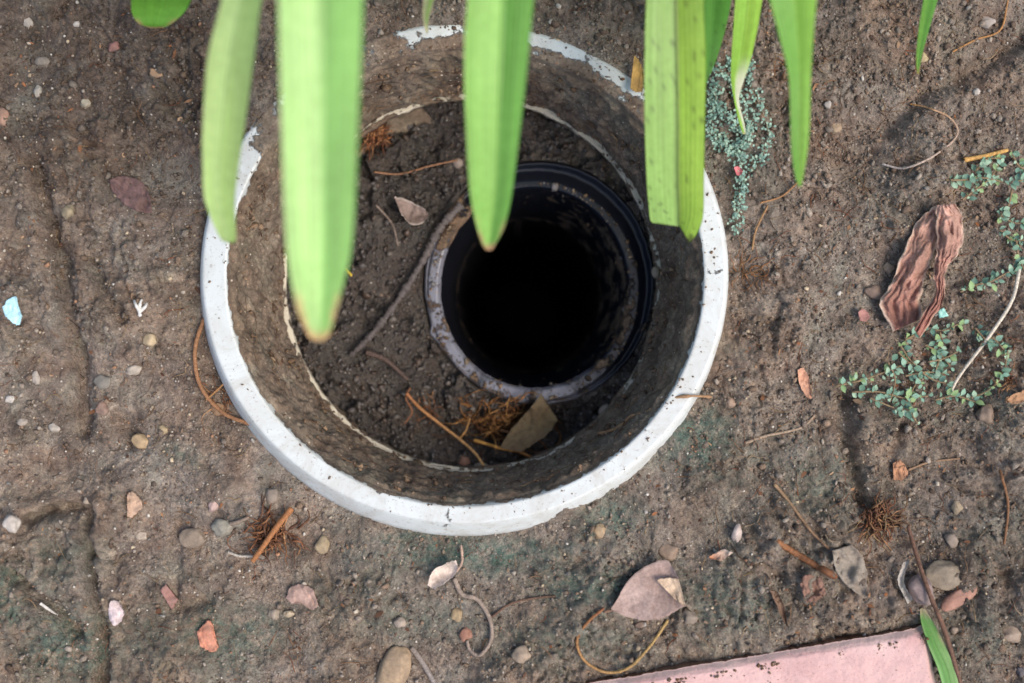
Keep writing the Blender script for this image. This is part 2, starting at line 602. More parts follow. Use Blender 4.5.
def dirt_rim(T, S):
    top = smooth(.30, .72, np.sin(T) - .12 * np.cos(T))
    n = perlin(T * 9, S * .8, 5)
    d = .09 + .56 * top + .22 * n * top + .05 * perlin(T * 22, S, 6)
    d = d + .42 * smooth(3.7, 4.6, S) * (.8 + .9 * perlin(T * 14, 0 * S, 15) + .7 * perlin(T * 45, 0 * S, 16)) + .25 * smooth(4.3, 5.2, S)
    d = d + .22 * smooth(1.2, 0, S)
    d = d + .30 * bump_th(T, 318.5, 1.6) * smooth(.3, .6, perlin(T * 40, S * 2, 9) + .5)
    d = d + .24 * bump_th(T, 266, 3) + .22 * bump_th(T, 249, 3.5) + .26 * bump_th(T, 8, 1.6) + .26 * bump_th(T, 1, 1.2) + .10 * perlin(T * 30, S * 3, 19)
    d = d + .34 * bump_th(T, 146, 7) * smooth(3.0, 3.7, S) + .12 * smooth(.1, -.5, -np.sin(T)) * perlin(T * 26, S * 2, 23)
    d = d - .62 * bump_th(T, 152, 7) - .30 * bump_th(T, 132, 4) * smooth(3.6, 3.2, S) - (.50 * bump_th(T, 70, 9) + .36 * bump_th(T, 95, 9) + .38 * bump_th(T, 52, 7)) * smooth(3.62, 3.25, S)
    return np.clip(d, 0, 1)


def dirt_wall(T, S):
    n = perlin(T * 7, S * 6, 21)
    d = .92 + .25 * n
    d = d - .35 * smooth(.05, 0, S) * smooth(-.2, -.8, np.sin(T))
    d = d - .28 * smooth(.93, 1, S)
    return np.clip(d, .35, 1)


Cj = Cw + np.array([0, 0, -.0004, -.0004, -.0012])
ring_loft('rim', [A0, A, B, B2, C2, C3, Cj], M_white, pipe, dirt_rim, 0, sub=[3, 4, 3, 10, 3, 3])
ring_loft('inner_wall', [Cw, D], M_wall, pipe, dirt_wall, .0030, sub=[100], seed=20, fade=.05)
E = ell(285.5, 98.5, 657, 468.5, -.0572)
E2 = E.copy(); E2[4] = -.061
G = E2 + np.array([0, 0, .0035, .0035, -.004])
G2 = G.copy(); G2[4] = -.13


def dirt_lip(T, S):
    d = .50 + .30 * perlin(T * 6, S, 33) + .35 * smooth(1.2, 2.5, S) - .22 * smooth(.9, .1, S)
    d = d - .12 * bump_th(T, 60, 30) - .14 * bump_th(T, 220, 40) + .25 * bump_th(T, 130, 22) + .15 * bump_th(T, 340, 30)
    return np.clip(d, 0, 1)


ring_loft('inner_lip', [D, E, E2, G, G2], M_wall, pipe, dirt_lip, .0012, sub=[5, 3, 3, 8], seed=30)
# second, half buried ring seen below the lip along the top
G3 = ell(290, 112, 656, 467, -.071)
G4 = ell(291, 118, 655, 466.5, -.073)
G5 = G4.copy(); G5[4] = -.09
ring_loft('lower_ring', [G + np.array([0, 0, 0, 0, -.006]), G3, G4, G5], M_wall, pipe,
          lambda T, S: np.clip(.72 + .3 * perlin(T * 5, S, 36), 0, 1), .0012, sub=[3, 3, 5], seed=35)

# inner black pipe
bp = empty('drain_pipe', at(531, 290, -.9), 'narrower black plastic pipe dropping into darkness inside the white pipe', 'pipe')
o0 = bp.location.copy()
Zb = -.067
O1 = ell(424, 160.5, 655, 405, Zb - .002)
O0 = O1.copy(); O0[4] = -.16
O2 = ell(426.5, 163, 653, 402.5, Zb)
Va = ell(427, 169, 647, 402, Zb - .0035)
Mr = ell(428, 181, 639, 401.5, Zb - .0005)
I0 = ell(437, 186, 630, 391, Zb - .0005)
I1 = ell(440.5, 189, 627, 388, Zb - .003)
I2 = I1 + np.array([-.0015, 0, -.0055, -.0055, 0]); I2[4] = -.16
I3 = I2 + np.array([0, 0, -.0004, -.0004, -.004])
I4 = I3.copy(); I4[4] = -.92


def shifted(secs):
    r = []
    for s in secs:
        s = s.copy()
        s[0] -= o0.x; s[1] -= o0.y; s[4] -= o0.z
        r.append(s)
    return r


ring_loft('rim', shifted([O0, O1, O2, Va, Mr, I0, I1]), M_black, bp,
          lambda T, S: np.clip(.33 + .25 * perlin(T * 5, S * .7, 44) + .10 * bump_th(T, 215, 50) + .4 * bump_th(T, 140, 14) - .12 * bump_th(T, 50, 50) + .24 * bump_th(T, 345, 35) * smooth(4.0, 4.6, S) - .10 * bump_th(T, 60, 60), 0, 1),
          .0008, sub=[4, 3, 4, 4, 6, 3], seed=40, NA=500, dust=True, jag=.0007)
ring_loft('socket_wall', shifted([I1, I2]), M_black, bp,
          lambda T, S: np.clip(.12 + .35 * perlin(T * 4, S * 3, 47) + .36 * bump_th(T, 350, 55) + .2 * bump_th(T, 60, 40), 0, 1), .001, sub=[50], seed=45, NA=500)
ring_loft('lower_wall', shifted([I2, I3, I4]), M_black, bp,
          lambda T, S: np.clip(.20 + .4 * smooth(1.6, .2, S) + .3 * perlin(T * 5, S * 3, 48), 0, 1), .001, sub=[5, 60], seed=46, NA=300)
bm = bmesh.new()
bmesh.ops.create_cone(bm, cap_ends=True, segments=40, radius1=.07, radius2=.07, depth=.004)
me = bpy.data.meshes.new('bottom_silt'); bm.to_mesh(me); bm.free(); me.materials.append(M_soil_wet)
link('bottom_silt', me, bp, (0, 0, -.02))

# ------------------------------------------------------------------ soil lying inside the white pipe
def fill_h(x, y):
    x = np.asarray(x, float); y = np.asarray(y, float)
    k = (CAM_H + .077) / F
    px = x / k + 512
    py = 341.5 - y / k
    wx = x + .004 * perlin(x * 60, y * 60, 191)
    wy = y + .004 * perlin(x * 60, y * 60, 192)
    h = -.0820 + .005 * perlin(wx * 25, wy * 25, 101) + .0060 * np.abs(perlin(wx * 75, wy * 75, 102)) + .0050 * np.abs(perlin(wx * 160, wy * 160, 103))
    h = h + .0105 * clods(wx * 78, wy * 78, 13) + .0030 * clods(wx * 180, wy * 180, 14) + .0018 * clods(wx * 380, wy * 380, 15)
    h = h + .0016 * np.abs(perlin(x * 380, y * 380, 104)) + .0006 * perlin(x * 800, y * 800, 105)
    for bx, by, rx, ry, hh in [(350, 350, 50, 40, .007), (390, 300, 40, 60, .004), (330, 330, 30, 60, .003), (400, 380, 40, 20, .005), (480, 435, 75, 22, -.012),
                               (560, 425, 60, 20, -.010), (420, 160, 60, 20, -.006), (400, 235, 50, 40, .003), (340, 200, 30, 40, .004), (450, 395, 30, 15, .003)]:
        h = h + hh * np.exp(-1.2 * (((px - bx) / rx) ** 2 + ((py - by) / ry) ** 2))
    r = seg_dist(px + 5 * perlin(px / 14, py / 14, 7), py + 5 * perlin(px / 14, py / 14, 8), [(345, 372), (385, 325), (425, 262), (440, 225), (468, 198), (480, 192)])
    h = h + .008 * np.exp(-(r / 9) ** 2)
    return h


NT_, NR = 900, 190
th = np.linspace(0, 2 * PI, NT_, endpoint=False)
t = np.linspace(0, 1, NR)
TT, TH = np.meshgrid(t, th, indexing='ij')
inn = O1
out = G
Xf = (inn[0] + inn[2] * .985 * np.cos(TH)) * (1 - TT) + (out[0] + out[2] * np.cos(TH)) * TT
Yf = (inn[1] + inn[3] * .985 * np.sin(TH)) * (1 - TT) + (out[1] + out[3] * np.sin(TH)) * TT
Hf = fill_h(Xf, Yf)
Hf = np.minimum(Hf, -.0655)
edge_in = smooth(.0, .05, TT)
ridge = bump_th(TH, 140, 12)
Hf = Hf * edge_in + (1 - edge_in) * (Zb - .007 + .006 * ridge)
Hf = np.where(TT > .93, Hf - .002 * (TT - .93) / .07, Hf)
me = new_mesh('soil_inside_pipe', np.stack([Xf, Yf, Hf], -1).reshape(-1, 3), grid_faces(NR, NT_, True), M_soil_wet,
              floats={'moss': np.zeros(NR * NT_), 'damp_shade': np.clip(.25 + fbm(Xf * 30, Yf * 30, 61), 0, .8).ravel()})
tag(link('soil_inside_pipe', me), kind='structure')

# ------------------------------------------------------------------ grit and crumbs (nobody could count them)
def ico(sub=1):
    bm = bmesh.new()
    bmesh.ops.create_icosphere(bm, subdivisions=sub, radius=1)
    v = np.array([q.co[:] for q in bm.verts])
    f = np.array([[q.index for q in p.verts] for p in bm.faces])
    bm.free()
    return v, f


IV, IF = ico(1)


def scatter(name, P, R, C, mat, flat=.65, jit=.28):
    n = len(P)
    q = rng.normal(size=(n, 4))
    q /= np.linalg.norm(q, axis=1)[:, None]
    w, a, b, c = q.T
    M = np.stack([1 - 2 * (b * b + c * c), 2 * (a * b - c * w), 2 * (a * c + b * w),
                  2 * (a * b + c * w), 1 - 2 * (a * a + c * c), 2 * (b * c - a * w),
                  2 * (a * c - b * w), 2 * (b * c + a * w), 1 - 2 * (a * a + b * b)], -1).reshape(n, 3, 3)
    V = IV[None] * (1 + jit * rng.normal(size=(n, 12, 1)))
    V = V * np.stack([np.ones(n), rng.uniform(.6, 1, n), rng.uniform(.45, .9, n)], -1)[:, None, :]
    V = np.einsum('nij,nvj->nvi', M, V) * R[:, None, None] + P[:, None, :]
    Fc = IF[None] + (np.arange(n) * 12)[:, None, None]
    return new_mesh(name, V.reshape(-1, 3), Fc.reshape(-1, 3), mat, True, np.repeat(C, 12, axis=0))


def frame_pts(n, m=1.08):
    return rng.uniform(512 - 512 * m, 512 + 512 * m, n), rng.uniform(341 - 341 * m, 341 + 341 * m, n)


def outside(px, py):
    ex = (px - 464) / 264.5
    ey = (279.5 - py) / 256
    r = np.hypot(ex, ey)
    up = ey / np.maximum(r, 1e-6)
    lim = 1.005 - .075 * smooth(.5, .8, up)
    bx, by = px - 924, py - 634
    u = -(bx * .986 - by * .165)
    v = bx * .165 + by * .986
    return (r > lim) & ~((u > -3) & (v > -3))


def palette(names, n):
    P = np.array([lin(c) for c in names])
    C = P[rng.integers(0, len(P), n)]
    return C * rng.uniform(.75, 1.2, (n, 1))


n = 76000
px, py = frame_pts(n)
dens = smooth(-.3, .45, perlin(px / 34, py / 34, 301) + .5 * perlin(px / 11, py / 11, 302) + .25 * (py < 200) + .2 * (px > 740))
ok = outside(px, py) & (rng.random(n) < (.12 + .88 * dens) * np.where(py > 440, .5, 1) * np.where((px < 300) & (py > 260), .7, 1))
px, py = px[ok], py[ok]
R = PX * np.clip(rng.lognormal(math.log(.95), .6, len(px)), .45, 4.8)
x, y = (px - 512) * PX, (341.5 - py) * PX
P = np.stack([x, y, ground_h(x, y) + R * .35], 1)
DK = blobs(px, py, DAMP_SHADE, 51)  # crumbs take the same painted shade and moisture as the ground
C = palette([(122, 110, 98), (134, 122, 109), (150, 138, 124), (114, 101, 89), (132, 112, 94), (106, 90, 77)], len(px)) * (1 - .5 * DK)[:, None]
me = scatter('soil_crumbs', P, R, C, M_crumb)
tag(link('soil_crumbs', me), kind='stuff', label='loose soil crumbs spread over the ground round the pipe', cat='soil')

n = 16000
px, py = frame_pts(n)
dens = smooth(-.2, .5, perlin(px / 60, py / 60, 311) + .5 * perlin(px / 15, py / 15, 312))
ok = outside(px, py) & (rng.random(n) < .25 + .75 * dens)
px, py = px[ok], py[ok]
R = PX * np.clip(rng.lognormal(math.log(.95), .45, len(px)), .5, 3.2)
x, y = (px - 512) * PX, (341.5 - py) * PX
P = np.stack([x, y, ground_h(x, y) + R * .5], 1)
C = palette([(196, 188, 174), (172, 160, 142), (150, 134, 112), (180, 162, 134), (140, 134, 126), (150, 114, 88), (118, 112, 104), (160, 148, 134), (104, 92, 80), (128, 112, 96), (150, 136, 120), (98, 84, 72)], len(px))
me = scatter('grit', P, R, C, M_grit)
tag(link('grit', me), kind='stuff', label='fine pale grit scattered through the brown soil', cat='grit')

n = 9000
rr = np.sqrt(rng.random(n)) * .985
aa = rng.random(n) * 2 * PI
x = G[0] + G[2] * rr * np.cos(aa)
y = G[1] + G[3] * rr * np.sin(aa)
ok = np.hypot((x - O1[0]) / O1[2], (y - O1[1]) / O1[3]) > 1.04
x, y = x[ok], y[ok]
R = PX * 1.25 * np.clip(rng.lognormal(math.log(1.3), .55, len(x)), .5, 5)
P = np.stack([x, y, np.minimum(fill_h(x, y), -.0655) + R * .3], 1)
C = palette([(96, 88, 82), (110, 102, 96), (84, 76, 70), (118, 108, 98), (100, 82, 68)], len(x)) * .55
R = R * .8
me = scatter('damp_crumbs', P, R, C, mat_vcol('damp_crumb', .38, .6, 900, .4, .7, .0006), jit=.42)
tag(link('damp_crumbs', me), kind='stuff', label='dark wet soil lumps lying inside the white pipe', cat='soil')


# ------------------------------------------------------------------ tubes: roots, twigs, stems
def gz(px, py):
    x, y = (px - 512) * PX, (341.5 - py) * PX
    return float(ground_h(np.array([x]), np.array([y]))[0])


def gpt(px, py, up=0.0):
    z = gz(px, py) + up
    p = at(px, py, z)
    return p


def fpt(px, py, up=0.0):
    k = (CAM_H + .077) / F
    x, y = (px - 512) * k, (341.5 - py) * k
    z = float(min(fill_h(np.array([x]), np.array([y]))[0], -.0655)) + up
    return at(px, py, z)


def tube_arrays(P, r0, r1, ns=6, wob=.15, n=None):
    n = n or max(6, int(len(P) * 7))
    C = catmull([list(p) for p in P], n)
    T = np.gradient(C, axis=0)
    T /= np.linalg.norm(T, axis=1)[:, None] + 1e-12
    up = np.array([0, 0, 1.0])
    S = np.cross(T, up)
    S /= np.linalg.norm(S, axis=1)[:, None] + 1e-9
    U = np.cross(S, T)
    r = np.linspace(r0, r1, n) * (1 + wob * rng.normal(size=n))
    r = np.maximum(r, .25 * min(r0, r1) + 1e-5)
    r[0] *= .5; r[-1] *= .4
    a = np.linspace(0, 2 * PI, ns, endpoint=False)
    V = C[:, None, :] + r[:, None, None] * (np.cos(a)[None, :, None] * S[:, None, :] + np.sin(a)[None, :, None] * U[:, None, :])
    V = V.reshape(-1, 3)
    Fc = grid_faces(n, ns, True)
    Fc = np.vstack([Fc, [[0, 1, 2, 3]] if ns == 4 else np.array([[0, 0 + j, 0 + j + 1, 0 + j + 1] for j in range(1, 1)]).reshape(0, 4).astype(int)])
    return V, Fc


def merge(parts):
    V, Fc, C, off = [], [], [], 0
    for v, f, c in parts:
        V.append(v); Fc.append(f + off); off += len(v)
        C.append(np.tile(np.array(c), (len(v), 1)) if np.ndim(c) == 1 else c)
    return np.vstack(V), np.vstack(Fc), np.vstack(C)


def tube_obj(name, pts, r0, r1, rgb, label, cat, mat=None, up=.0006, where='g', group=None, rgb2=None, parent=None, ns=8, wob=None):
    fn = gpt if where == 'g' else fpt
    C0 = catmull([[p[0], p[1]] for p in pts], len(pts) * 3)
    ups = catmull([[p[2] if len(p) > 2 else up, 0] for p in pts], len(C0))[:, 0]
    W = [fn(px, py, max(u, 0)) for (px, py), u in zip(C0, ups)]
    # keep the strand from following every grain: smooth heights
    zz = np.array([w.z for w in W])
    if len(zz) > 4:
        zs = np.convolve(np.pad(zz, 2, mode='edge'), np.ones(5) / 5, 'valid')
        zz = np.maximum(zs, zz - .0005)
    W = [at(px, py, z) for (px, py), z in zip(C0, zz)]
    V, Fc = tube_arrays(W, r0 * PX, r1 * PX, ns, wob or (.05 if max(r0, r1) > 1.8 else .12))
    c0 = np.array(lin(rgb)); c1 = np.array(lin(rgb2 or rgb))
    t = np.linspace(0, 1, len(V))[:, None]
    cols = (c0 * (1 - t) + c1 * t) * (1 + .12 * rng.normal(size=(len(V), 1)))
    base = parent.location if parent else Vector(W[0])
    V = V - np.array(base)
    me = new_mesh(name, V, Fc, mat or M_fibre, cols=np.clip(cols, 0.005, 1))
    o = link(name, me, parent)
    if not parent:
        o.location = base
        tag(o, label, cat, group)
    return o


def tuft(name, cx, cy, n, rad, rgbs, label, where='g', dirs=None, r=(.35, .8), lift=.003, stuff=True, curl=.5, flatx=1.0):
    fn = gpt if where == 'g' else fpt
    parts = []
    for i in range(n):
        a = random.choice(dirs) + random.gauss(0, .35) if dirs else random.uniform(0, 2 * PI)
        L = rad * random.uniform(.35, 1.1)
        sx, sy = cx + random.gauss(0, rad * .28) * flatx, cy + random.gauss(0, rad * .22)
        pts = []
        x_, y_ = sx, sy
        k = 5
        for j in range(k):
            pts.append(fn(x_, y_, .0004 + lift * math.sin(PI * j / (k - 1)) * random.random()))
            a += random.gauss(0, curl)
            x_ += math.cos(a) * L / k
            y_ += math.sin(a) * L / k
        V, Fc = tube_arrays(pts, random.uniform(*r) * PX, .2 * PX, 4, .2, 12)
        parts.append((V, Fc, np.array(lin(random.choice(rgbs))) * random.uniform(.7, 1.2)))
    V, Fc, C = merge(parts)
    base = np.array(fn(cx, cy, 0))
    me = new_mesh(name, V - base, Fc, M_fibre, cols=C)
    o = link(name, me, None, Vector(base))
    return tag(o, label, 'roots', kind='stuff')


ORANGE = [(140, 96, 64), (112, 76, 54), (164, 122, 84), (92, 64, 48), (126, 84, 58)]
BROWN = [(104, 76, 54), (84, 62, 48), (130, 98, 70), (140, 116, 84)]

# flat flecks of rotted leaf and bark
def flecks(name, n, size, rgbs, region, label):
    parts = []
    V0 = np.array([[-1, -.3, 0], [-.3, -.6, .1], [.5, -.5, .05], [1, .1, -.05], [.4, .6, .1], [-.5, .5, .15]])
    F0 = np.array([[0, 1, 4, 5], [1, 2, 3, 4]])
    px, py = region(n)
    x, y = (px - 512) * PX, (341.5 - py) * PX
    z = ground_h(x, y)
    for i in range(len(px)):
        k = random.lognormvariate(math.log(size), .45) * PX
        a = random.uniform(0, 2 * PI)
        t1, t2 = random.gauss(0, .35), random.gauss(0, .35)
        v = V0 * [k, k * random.uniform(.35, .9), k]
        v = v * (1 + .25 * rng.normal(size=v.shape))
        R3 = np.array([[math.cos(a), -math.sin(a), 0], [math.sin(a), math.cos(a), 0], [t1, t2, 1]])
        parts.append((v @ R3.T + [x[i], y[i], z[i] + .0004 + .2 * k], F0, np.array(lin(random.choice(rgbs))) * random.uniform(.7, 1.2)))
    V, Fc, C = merge(parts)
    tag(link(name, new_mesh(name, V, Fc, M_dead, cols=C)), label, 'litter', kind='stuff')


def reg_all(n):
    px, py = frame_pts(n)
    d = smooth(-.3, .5, perlin(px / 45, py / 45, 333) + .25 * (px > 730))
    ok = outside(px, py) & (rng.random(n) < .15 + .85 * d)
    return px[ok], py[ok]


flecks('leaf_litter', 2600, 1.6, [(124, 84, 56), (96, 66, 48), (150, 112, 80), (82, 58, 44), (164, 134, 104), (110, 92, 76), (140, 92, 60)], reg_all,
       'small rotted flecks of leaf and bark on the soil')

# hair roots all over the soil
parts = []
for i in range(900):
    while True:
        a_, b_ = random.uniform(-10, 1034), random.uniform(-10, 690)
        if outside(np.array([a_]), np.array([b_]))[0] and (random.random() < (.9 if a_ > 720 else .35)):
            break
    a = random.uniform(0, 2 * PI)
    L = random.uniform(8, 40)
    pts = []
    for j in range(5):
        pts.append(gpt(a_, b_, .0003 + .0012 * random.random()))
        a += random.gauss(0, .45)
        a_ += math.cos(a) * L / 5
        b_ += math.sin(a) * L / 5
    if not outside(np.array([a_]), np.array([b_]))[0]:
        continue
    V, Fc = tube_arrays(pts, random.uniform(.25, .6) * PX, .2 * PX, 4, .2, 10)
    parts.append((V, Fc, np.array(lin(random.choice(BROWN + [(150, 128, 100), (110, 84, 60), (120, 72, 44)]))) * random.uniform(.7, 1.15)))
V, Fc, C = merge(parts)
tag(link('hair_roots', new_mesh('hair_roots', V, Fc, M_fibre, cols=C)), 'thin dry hair roots strewn across the soil', 'roots', kind='stuff')

# hair roots on the muddy wall of the white pipe
parts = []
for i in range(150):
    th0 = random.uniform(0, 2 * PI)
    z0 = random.uniform(-.054, -.004)
    pts = []
    for j in range(5):
        q = (z0 - .0022) / -.0592
        e_ = Cw * (1 - q) + D * q
        rad = -.0030
        pts.append(Vector((e_[0] + (e_[2] + rad) * math.cos(th0), e_[1] + (e_[3] + rad) * math.sin(th0), z0)))
        th0 += random.gauss(0, .03)
        z0 = min(-.003, max(-.055, z0 + random.gauss(0, .003)))
    V, Fc = tube_arrays(pts, random.uniform(.3, .6) * PX, .2 * PX, 4, .2, 10)
    parts.append((V, Fc, np.array(lin(random.choice(BROWN))) * random.uniform(.6, 1.0)))
V, Fc, C = merge(parts)
tag(link('wall_roots', new_mesh('wall_roots', V, Fc, M_fibre, cols=C)), 'short root hairs stuck in the mud on the inner pipe wall', 'roots', kind='stuff')

n = 2600
th_ = rng.uniform(0, 2 * PI, n)
q_ = rng.random(n)
dn = rng.random(n) < smooth(-.1, .4, perlin(th_ * 6, q_ * 3, 444)) + .25 * (q_ > .85)
th_, q_ = th_[dn], q_[dn]
e_ = Cw[None] * (1 - q_[:, None]) + D[None] * q_[:, None]
R = PX * np.clip(rng.lognormal(math.log(1.2), .6, len(q_)), .5, 6)
P = np.stack([e_[:, 0] + (e_[:, 2] - .0022) * np.cos(th_), e_[:, 1] + (e_[:, 3] - .0022) * np.sin(th_), e_[:, 4]], 1)
C = palette([(132, 108, 86), (116, 94, 74), (146, 122, 98), (100, 82, 66)], len(P))
tag(link('wall_crumbs', scatter('wall_crumbs', P, R, C, M_crumb, jit=.4)), 'mud crumbs stuck on the inner wall of the white pipe', 'soil', kind='stuff')

# dirt clinging to the black pipe: flecks on its lip and down its right side
n = 1500
th_ = rng.uniform(0, 2 * PI, n)
q_ = rng.random(n)
side = .5 + .5 * np.cos(th_ + .15)
onlip = rng.random(n) < .55
keep = np.where(onlip, rng.random(n) < .8, rng.random(n) < side ** 1.5)
keep = keep & (rng.random(n) < smooth(-.3, .3, perlin(th_ * 5, q_ * 2, 555)) + .1)
th_, q_, onlip = th_[keep], q_[keep], onlip[keep]
eL = Mr[None] * (1 - q_[:, None]) + I0[None] * q_[:, None]
eW = I1[None] + (I2 - I1)[None] * ((.001 + .045 * q_ ** 1.5) / .09)[:, None]
R = PX * np.clip(rng.lognormal(math.log(1.0), .55, len(q_)), .4, 4.2)
zz = np.where(onlip, eL[:, 4] + R * .3, Zb - .004 - .045 * q_ ** 1.5)
eS = np.where(onlip[:, None], eL, eW)
P = np.stack([eS[:, 0] + eS[:, 2] * np.cos(th_), eS[:, 1] + eS[:, 3] * np.sin(th_), zz], 1)
C = palette([(128, 106, 82), (104, 86, 68), (146, 130, 108), (84, 72, 60), (120, 116, 114)], len(P))
tag(link('pipe_dirt', scatter('pipe_dirt', P, R, C, M_crumb, jit=.4)), 'flecks of brown dirt on the lip and inside of the black pipe', 'soil', kind='stuff')

tuft('root_tuft', 270, 533, 90, 36, ORANGE, 'matted orange-brown roots on the soil left below the white pipe', dirs=[-.8, 2.4, .3, 1.4], r=(.6, 1.7), lift=.006)
tuft('root_tuft', 878, 520, 110, 36, ORANGE[1:] + BROWN, 'rusty brown root mat above the flat round stone', dirs=[1.5, -1.5, .3], r=(.5, 1.4), lift=.005)
tuft('root_tuft', 224, 398, 30, 30, ORANGE, 'orange roots in the hollow beside the left rim', dirs=[1.0, -2.1, 2.6], r=(.4, .8), lift=.003)
tuft('root_tuft', 372, 134, 130, 26, [(150, 98, 64), (176, 128, 88), (110, 72, 50)], 'tangled russet root ball stuck under the upper left lip', where='f', r=(.7, 1.9), lift=.010)
tuft('root_tuft', 500, 424, 150, 42, [(132, 92, 54), (160, 118, 70), (100, 66, 40)], 'golden brown root mat under the black pipe inside the drain', where='f', dirs=[0, PI, .3, -.3], r=(.6, 1.5), lift=.01, flatx=1.6)
tuft('root_tuft', 430, 410, 24, 24, ORANGE, 'dark orange roots left of the golden mat in the drain', where='f', r=(.4, .9), lift=.005)
tuft('root_tuft', 745, 270, 26, 34, [(150, 100, 58), (130, 96, 66)], 'orange-tan root strands right of the pipe rim', dirs=[1.5, -1.5, 0], r=(.4, .8), lift=.002)
tuft('root_tuft', 1008, 380, 30, 22, ORANGE, 'rust coloured root knot at the right edge below the weeds', r=(.5, 1.1), lift=.003)
tuft('root_tuft', 790, 65, 40, 34, BROWN + ORANGE[:2], 'brown root litter beside the hanging leaf at upper right', r=(.4, .8), lift=.002)

# single roots and twigs
tube_obj('twig', [(774, 484), (790, 503), (810, 530), (829, 549)], 1.9, 1.2, (150, 122, 92), 'thin straight tan twig slanting left above the brick', 'twig', rgb2=(110, 84, 62))
tube_obj('twig', [(776, 541), (800, 556), (836, 577)], 3.2, 3.6, (134, 92, 60), 'short thick orange-brown twig pointing at the grey dead leaf', 'twig', rgb2=(104, 66, 42))
tube_obj('twig', [(908, 526, .004), (918, 560, .007), (930, 595, .008), (945, 632, .012), (962, 690, .012)], 2.0, 2.6, (104, 76, 60), 'long brown twig lying across the green leaf beside the brick', 'twig', up=.006)
tube_obj('twig', [(438, 690), (424, 665), (411, 647)], 2.6, 3.0, (150, 140, 132), 'smooth grey twig beside the oval tan pebble', 'twig', rgb2=(120, 108, 98))
tube_obj('twig', [(252, 562), (262, 548), (276, 528), (292, 508)], 2.4, 3.2, (150, 100, 62), 'orange-brown twig standing out of the matted roots at lower left', 'twig', up=.006)
tube_obj('twig', [(230, 524), (240, 521), (249, 517)], 2.0, 1.6, (128, 112, 98), 'short grey stub right of the grey-green pebble', 'twig', up=.002)
tube_obj('root', [(228, 552), (240, 556), (256, 556)], 1.4, 1.2, (170, 160, 146), 'pale root end left of the orange-brown twig', 'root', up=.002)
tube_obj('straw', [(1020, 266), (1012, 300), (990, 335), (960, 375), (948, 398)], 2.0, 1.5, (202, 190, 170), 'long pale straw crossing the green weed patch', 'straw', up=.003)
tube_obj('straw', [(964, 160), (985, 156), (1008, 150)], 2.6, 2.0, (188, 146, 84), 'short orange-yellow straw above the right weeds', 'straw', up=.002)
tube_obj('straw', [(40, 603), (58, 616)], 1.5, 1.2, (202, 196, 186), 'tiny white straw on the soil near the lower left crack', 'straw')
tube_obj('root', [(882, 164), (905, 168), (935, 155), (957, 135), (950, 118), (928, 108), (910, 104)], 1.1, .9, (178, 166, 156), 'thin grey hooked root arching on bare soil at upper right', 'root', rgb2=(164, 120, 72), up=.002)
tube_obj('root', [(204, 318), (195, 350), (200, 385), (222, 412), (252, 425)], 2.2, 2.0, (142, 102, 70), 'curved tan root hugging the left side of the white pipe', 'root', up=.003)
tube_obj('root', [(236, 372), (215, 392), (206, 400)], 1.2, .8, (150, 110, 70), 'small straight root bridging the hollow by the left rim', 'root', up=.004)
tube_obj('root', [(454, 578), (462, 594), (478, 600), (490, 620), (491, 640), (480, 655), (470, 650), (467, 640)], 2.6, 1.6, (140, 124, 110), 'curly grey root looping below the pale torn leaf', 'root', up=.0025)
tube_obj('root', [(461, 545), (462, 562), (456, 572)], 1.4, 1.2, (168, 142, 124), 'short upright stalk between the white rim and the torn leaf', 'root', up=.0025)
tube_obj('root', [(492, 617), (510, 604), (535, 598), (556, 596)], 1.3, 1.1, (104, 80, 64), 'fine brown root branching right from the curly root', 'root')
tube_obj('root', [(604, 608), (588, 622), (577, 640), (584, 660), (605, 672), (628, 668), (650, 646), (668, 620)], 1.6, 1.5, (132, 84, 54), 'thin orange-brown root curving under the large grey leaf', 'root', rgb2=(168, 140, 88), up=.002)
tube_obj('root', [(406, 393), (420, 408), (440, 424), (458, 438), (474, 452), (484, 466)], 2.0, 1.6, (140, 92, 58), 'golden root running down across the hollow in the drain', 'root', where='f', up=.012, rgb2=(176, 140, 92))
tube_obj('root', [(474, 440), (500, 448), (520, 452), (540, 462)], 2.0, 1.6, (188, 140, 72), 'yellow-orange root under the brown leaf in the drain', 'root', where='f', up=.010, rgb2=(150, 100, 56))
tube_obj('root', [(374, 172), (400, 174), (430, 166), (458, 160)], 1.2, 1.0, (142, 104, 76), 'thin tan root on the dark soil between the two middle leaves', 'root', where='f', up=.004)
tube_obj('root', [(366, 352), (386, 360), (408, 380)], 3.4, 2.2, (84, 68, 60), 'thick dark root poking from the mound inside the drain', 'root', where='f', up=.006)
tube_obj('root', [(350, 356), (372, 334), (398, 300), (422, 262), (440, 228), (462, 204)], 3.6, 4.6, (82, 75, 72), 'thick muddy grey root lying diagonally up to the black pipe', 'root', where='f', up=.0045, rgb2=(96, 88, 84), wob=.28)
tube_obj('root', [(460, 438), (466, 430), (470, 418)], 1.5, .8, (170, 128, 78), 'short golden rootlet pointing up from the golden root', 'root', where='f', up=.012)
tube_obj('root', [(410, 388), (406, 398), (412, 412), (404, 424)], 1.5, .8, (120, 82, 58), 'dark orange rootlet dropping from the golden root', 'root', where='f', up=.008)
tube_obj('root', [(500, 430), (528, 436), (552, 428)], 1.6, 1.0, (128, 92, 60), 'brown rootlet passing behind the brown leaf in the drain', 'root', where='f', up=.009)
tube_obj('root', [(300, 228), (318, 250), (330, 272)], 1.4, 1.0, (104, 84, 70), 'thin brown root left of the largest hanging leaf in the drain', 'root', where='f', up=.006)
tube_obj('root', [(376, 205), (392, 224), (398, 246)], 1.2, .9, (126, 110, 98), 'fine grey root below the curled leaf in the drain', 'root', where='f', up=.006)
